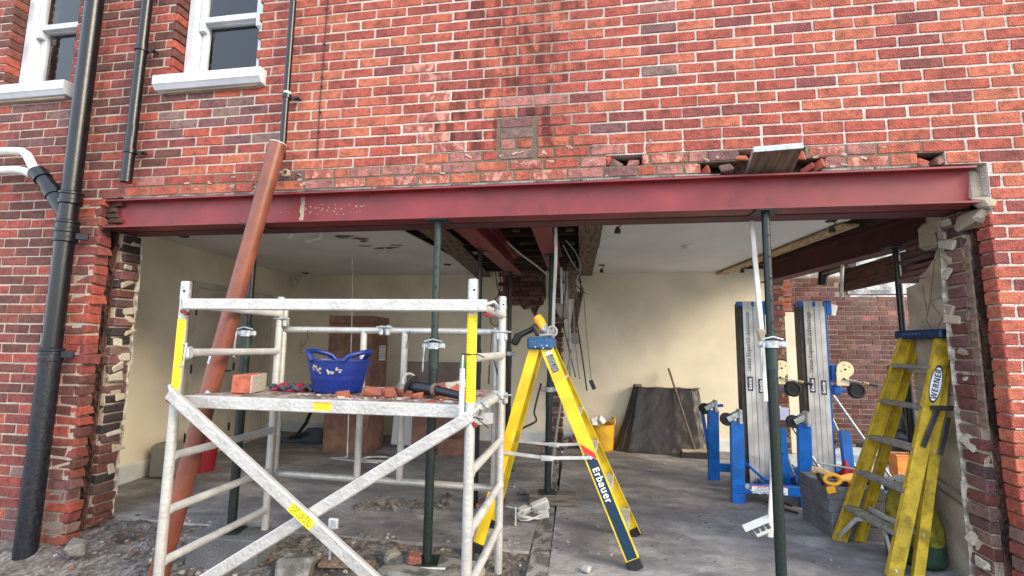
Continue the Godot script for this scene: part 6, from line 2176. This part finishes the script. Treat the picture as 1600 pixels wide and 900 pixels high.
func back_of_rooms() -> void:
	var b := MB.new()
	var t := thing("tall_carton", "tall brown cardboard carton standing behind the scaffold", "carton", Vector3(-2.95, 0, -3.08))
	b.box(Vector3(-2.95, 0.82, -3.08), Vector3(0.6, 1.64, 0.53), Basis(Vector3.UP, 0.03), 0.006, 0.004, rng)
	obj("box", b, mats.card, t)
	b = MB.new()
	b.box(Vector3(-2.95, 1.69, -3.08), Vector3(0.615, 0.10, 0.545), Basis(Vector3.UP, 0.03), 0.006, 0.004, rng)
	obj("lid", b, mats.card, t)
	b = MB.new()
	b.sheet(1, 1, func(u: float, v: float) -> Vector3: return Vector3(-2.642, 1.16 + 0.2 * v, -3.05 - 0.2 * u), Vector3.RIGHT)
	obj("paper_label", b, sticker("carton_label", print_tex("carton_label", s(214, 212, 206), s(90, 90, 92), 48, 48, 6)), t)
	b = MB.new()
	b.box(Vector3(-1.87, 0.21, -3.42), Vector3(0.74, 0.42, 0.3), Basis(Vector3.UP, 0.2), 0.006, 0.006, rng)
	one("low_carton", b, mats.card, "low brown cardboard carton on the floor beyond the green prop", "carton")
	b = MB.new()
	b.box(Vector3(-1.62, 0.1, -3.1), Vector3(0.3, 0.2, 0.25), Basis(Vector3.UP, 0.1), 0.006, 0.006, rng)
	one("small_carton", b, mats.card, "smallest brown cardboard box near the scaffold's right end", "carton")
	b = MB.new()
	b.box(Vector3(-2.08, 0.565, -3.9), Vector3(1.05, 1.12, 0.03), Basis(Vector3.RIGHT, -0.1), 0.004)
	one("grey_board", b, mats.grey_card, "wide taupe board leaning on the back wall behind the scaffold", "board")
	b = MB.new()
	b.box(Vector3(-2.42, 0.42, -3.5), Vector3(0.3, 0.84, 0.04), Basis.from_euler(Vector3(-0.1, 0.1, -0.04)), 0.004)
	one("foam_sheet", b, mats.white_board, "narrow white foam sheet standing between the tall and the low carton", "foam sheet")
	t = thing("floor_cleaner", "dark floor cleaner with an upright handle by the back wall left of the carton", "machine", Vector3(-3.75, 0, -3.35))
	b = MB.new()
	b.lathe([Vector2(0.0, 0.2), Vector2(0.09, 0.19), Vector2(0.15, 0.12), Vector2(0.16, 0.05), Vector2(0.14, 0.0)], Vector3(-3.68, 0, -3.35), Basis(), 18, 1.2, 0.9)
	b.box(Vector3(-3.95, 0.03, -3.3), Vector3(0.3, 0.06, 0.16), Basis(Vector3.UP, 0.2), 0.02)
	obj("body", b, mats.grey_cloth, t)
	b = MB.new()
	b.tube([Vector3(-3.95, 0.05, -3.3), Vector3(-3.85, 0.25, -3.4), Vector3(-3.78, 0.55, -3.5)], [0.02, 0.025, 0.02], 10)
	b.tube([Vector3(-3.6, 0.1, -3.3), Vector3(-3.75, 0.14, -3.2), Vector3(-3.95, 0.08, -3.2)], 0.025, 10)
	obj("handle", b, mats.rubber, t)
	b = MB.new()
	b.lathe([Vector2(0.0, 0.01), Vector2(0.12, 0.0), Vector2(0.15, 0.36), Vector2(0.165, 0.37), Vector2(0.165, 0.39), Vector2(0.14, 0.39), Vector2(0.12, 0.05)], Vector3(-4.0, 0, -1.72), Basis(), 24)
	one("red_bin", b, mats.bin_red, "dark red plastic bin against the left side wall", "bin")
	b = MB.new()
	b.box(Vector3(-4.15, 0.17, -1.42), Vector3(0.24, 0.34, 0.2), Basis(Vector3.UP, 0.12), 0.03)
	one("grey_tub", b, mats.bin_grey, "grey box in front of the dark red bin", "box")
	# sheeted heap, broom and yellow tub on the right
	t = thing("sheeted_stack", "low stack covered with a dusty black plastic sheet against the back wall", "stack", Vector3(1.1, 0, -3.86))
	b = MB.new()
	var base := [Vector2(0.5, -4.04), Vector2(0.42, -3.8), Vector2(0.62, -3.66), Vector2(1.1, -3.64), Vector2(1.58, -3.68), Vector2(1.74, -3.8), Vector2(1.7, -4.04)]
	var top := [Vector2(0.74, -4.04), Vector2(0.73, -3.94), Vector2(0.79, -3.88), Vector2(1.1, -3.87), Vector2(1.5, -3.88), Vector2(1.6, -3.94), Vector2(1.62, -4.04)]
	var f := FastNoiseLite.new()
	f.seed = 8
	f.frequency = 5.0
	b.sheet(120, 24, func(u: float, v: float) -> Vector3:
		var k := u * 5.999
		var i := int(k)
		var p: Vector2 = base[i].lerp(base[i + 1], k - i)
		var q: Vector2 = top[i].lerp(top[i + 1], k - i)
		var m := p.lerp(q, pow(v, 0.8))
		var side := pow(absf(u - 0.5) * 2.0, 2.0)
		var fold := (1.0 - 0.7 * v) * (0.004 + 0.016 * side) * sin(u * 60.0 + 2.0 * f.get_noise_2d(u * 3.0, v)) + 0.012 * f.get_noise_2d(u * 2.5, v * 0.9)
		return Vector3(m.x, 0.005 + 0.83 * v, m.y + fold), Vector3.BACK)
	b.sheet(20, 3, func(u: float, v: float) -> Vector3: return Vector3(lerpf(0.73, 1.62, u), 0.835 + 0.006 * sin(u * 20), lerpf(-3.86, -4.04, v)), Vector3.UP)
	obj("sheet", b, mats.sheet_plastic, t)
	b = MB.new()
	b.box(Vector3(0.79, 0.855, -3.93), Vector3(0.11, 0.045, 0.07), Basis(Vector3.UP, 0.2), 0.012)
	one("wood_offcut", b, mats.old_wood, "small dark offcut holding down the corner of the black sheet", "offcut")
	t = thing("broom", "broom with dark head leaning on the black sheeted stack", "broom", Vector3(1.44, 0, -3.55))
	b = MB.new()
	b.tube([Vector3(1.45, 0.1, -3.55), Vector3(1.215, 1.1, -3.95)], 0.0135, 10)
	obj("handle", b, mats.old_wood, t)
	b = MB.new()
	b.box(Vector3(1.45, 0.085, -3.55), Vector3(0.34, 0.035, 0.07), Basis(Vector3.UP, 0.1), 0.008)
	obj("stock", b, mats.plaster, t)
	b = MB.new()
	for i in 60:
		var x := -0.16 + 0.32 * (i % 20) / 19.0
		var z := -0.025 + 0.025 * (i / 20)
		b.bar(Vector3(1.45 + x, 0.075, -3.55 + z), Vector3(1.45 + x * 1.08, 0.003, -3.55 + z * 1.5), 0.014, 0.02, Vector3.BACK, 0.002)
	obj("bristles", b, mats.wire_dark, t)
	t = thing("yellow_tub", "yellow handled tub of rubbish against the cream back wall", "tub", Vector3(0.27, 0, -3.8))
	b = MB.new()
	b.lathe([Vector2(0.0, 0.01), Vector2(0.165, 0.0), Vector2(0.175, 0.02), Vector2(0.195, 0.33), Vector2(0.203, 0.335), Vector2(0.203, 0.345), Vector2(0.188, 0.345), Vector2(0.165, 0.03)], Vector3(0.27, 0, -3.8), Basis(), 30)
	obj("body", b, mats.tub_yellow, t)
	b = MB.new()
	for k in [-1.0, 1.0]:
		var pts := []
		for i in 13:
			var a := PI * i / 12
			var ph: float = (0.0 if k > 0 else PI) + lerpf(-0.35, 0.35, i / 12.0) - 0.3
			pts.append(Vector3(0.27 + 0.198 * cos(ph), 0.34 + 0.085 * pow(sin(a), 0.6), -3.8 + 0.198 * sin(ph)))
		b.tube(pts, 0.011, 8)
	obj("handle", b, mats.tub_yellow, t)
	b = MB.new()
	for i in 8:
		b.box(Vector3(0.27 + rng.randf_range(-0.1, 0.1), 0.32 + rng.randf() * 0.06, -3.8 + rng.randf_range(-0.1, 0.1)), Vector3(0.09, 0.07, 0.07), Basis.from_euler(Vector3(rng.randf() * 3, rng.randf() * 3, 0)), 0.01, 0.025, rng)
	obj("rubbish", b, mats.white_board, t)
	# rubble and boards at the foot of the scar
	b = MB.new()
	for i in 90:
		var w := 0.02 + 0.05 * rng.randf()
		b.col = lin([s(150, 116, 104), s(128, 112, 104), s(160, 150, 140), s(150, 92, 74)][rng.randi() % 4])
		var rr := absf(rng.randfn(0, 0.17))
		var a := rng.randf() * TAU
		b.box(Vector3(-0.05 + rr * 1.6 * cos(a), w * 0.3 + maxf(0.0, 0.14 - rr * 0.7), -3.78 + rr * 0.8 * sin(a)), Vector3(w * 1.5, w * 0.8, w), Basis.from_euler(Vector3(rng.randf() * 0.6, rng.randf() * 3, rng.randf() * 0.6)), w * 0.08, w * 0.15, rng)
	one("brick_rubble", b, mats.stone, "small heap of brick rubble at the foot of the wall scar", "rubble", "", "stuff")
	b = MB.new()
	b.box(Vector3(-0.15, 0.02, -3.2), Vector3(0.7, 0.035, 0.16), Basis(Vector3.UP, 0.05), 0.005)
	one("floor_board", b, mats.plywood, "pinkish board lying on the floor in front of the small rubble heap", "board")


func floor_things() -> void:
	var b := MB.new()
	var t := thing("extension_lead", "white extension sockets and tangled lead on the floor behind the ladder", "socket", Vector3(-0.33, 0, -1.05))
	b.box(Vector3(-0.29, 0.045, -1.16), Vector3(0.15, 0.09, 0.06), Basis.from_euler(Vector3(0.3, 0.5, 0.3)), 0.008)
	b.box(Vector3(-0.25, 0.035, -1.02), Vector3(0.09, 0.07, 0.07), Basis.from_euler(Vector3(0.1, 0.2, 0.2)), 0.01)
	b.box(Vector3(-0.41, 0.03, -1.08), Vector3(0.09, 0.05, 0.08), Basis.from_euler(Vector3(0.1, 0.9, 0.1)), 0.01)
	obj("socket", b, mats.white_plastic, t)
	b = MB.new()
	var pts := []
	for i in 40:
		var a := i * 0.42
		pts.append(Vector3(-0.36 + (0.09 + 0.015 * sin(i * 1.3)) * cos(a), 0.012 + 0.035 * absf(sin(i * 0.31)), -0.98 + (0.11 + 0.02 * cos(i * 0.7)) * sin(a)))
	b.tube(pts, 0.007, 7)
	b.tube([Vector3(-0.47, 0.08, -0.98), Vector3(-0.45, 0.03, -0.85), Vector3(-0.44, 0.01, -0.78)], 0.007, 7)
	b.tube([Vector3(-0.7, 0.01, -1.3), Vector3(-0.6, 0.012, -1.2), Vector3(-0.5, 0.015, -1.15), Vector3(-0.42, 0.03, -1.1)], 0.008, 7)
	obj("lead", b, mats.white_plastic, t)
	b = MB.new()
	pts = []
	for i in 36:
		var a := i * 0.5
		pts.append(Vector3(-2.35 + (0.22 + 0.03 * sin(i * 0.9)) * cos(a), 0.01 + 0.012 * absf(sin(i * 0.4)), -2.55 + (0.11 + 0.02 * sin(i * 1.7)) * sin(a)))
	b.tube(pts, 0.007, 6)
	b.tube([Vector3(-2.76, 0.02, -2.55), Vector3(-2.95, 0.01, -2.5), Vector3(-2.6, 0.01, -2.42), Vector3(-2.3, 0.01, -2.4)], 0.007, 6)
	one("white_flex", b, mats.white_plastic, "white flex coiled on the floor in front of the cartons", "cable")
	b = MB.new()
	b.tube([Vector3(-0.93, -0.005, 0.02), Vector3(-0.76, 0.0, 0.0)], 0.011, 10)
	one("white_tube", b, mats.white_plastic, "short white tube on the ground at the left of the broken foot slab", "tube")
	# hacked patch in the screed
	b = MB.new()
	var r := RandomNumberGenerator.new()
	r.seed = 90
	for i in 150:
		var u := r.randf_range(-1, 1)
		var x := -1.45 + 0.36 * u
		var z := -1.1 + r.randfn(0, 0.09) - 0.1 * u
		var w := 0.008 + 0.04 * pow(r.randf(), 3.0)
		b.col = lin(s(168, 156, 144) * r.randf_range(0.55, 1.0))
		b.box(Vector3(x, w * 0.2, z), Vector3(w * 1.6, w * 0.6, w), Basis.from_euler(Vector3(r.randf() * 0.5, r.randf() * 3, r.randf() * 0.5)), w * 0.08, w * 0.16, r)
	one("hacked_screed", b, mats.stone, "crumbled patch of screed on the left floor behind the scaffold's lower rail", "rubble", "", "stuff")
	b = MB.new()
	for i in 420:
		var x := r.randf_range(-3.3, 2.3)
		var z := -0.4 - 2.4 * pow(r.randf(), 2.2)
		if r.randf() < 0.35:
			x = r.randfn(-0.2, 0.25)
		var w := 0.004 + 0.012 * pow(r.randf(), 3.0)
		b.col = lin([s(196, 191, 184), s(150, 142, 136), s(116, 110, 106), s(132, 120, 112)][r.randi() % 4])
		b.box(Vector3(x, w * 0.25, z), Vector3(w * 1.6, w * 0.6, w), Basis(Vector3.UP, r.randf() * 3), 0.0008, w * 0.15, r)
	one("floor_grit", b, mats.stone, "scattered grit and chips over the dusty floors", "grit", "", "stuff")
	b = MB.new()
	b.box(Vector3(-0.72, 0.015, -1.25), Vector3(0.26, 0.028, 0.2), Basis(Vector3.UP, 0.15), 0.006, 0.008, r)
	one("wood_offcut", b, mats.old_wood, "flat wooden offcut on the floor behind the scaffold's right posts", "offcut")
	b = MB.new()
	b.box(Vector3(-0.46, 0.03, -1.62), Vector3(0.14, 0.055, 0.1), Basis(Vector3.UP, 0.3), 0.008, 0.012, r)
	one("concrete_lump", b, mats.concrete, "grey lump of concrete left of the timber pad", "rubble")
	b = MB.new()
	b.box(Vector3(-1.42, -0.03, -0.02), Vector3(0.36, 0.03, 0.07), Basis.from_euler(Vector3(0.1, 0.06, 0.02)), 0.005, 0.004, r)
	one("pit_board", b, mats.old_wood, "short dark board over the small pit at the threshold", "board")
	b = MB.new()
	b.box(Vector3(-1.72, -0.06, 0.04), Vector3(0.2, 0.14, 0.16), Basis(Vector3.UP, 0.2), 0.02, 0.03, r)
	one("pit_stone", b, mats.concrete, "squared stone at the left edge of the small pit", "stone")
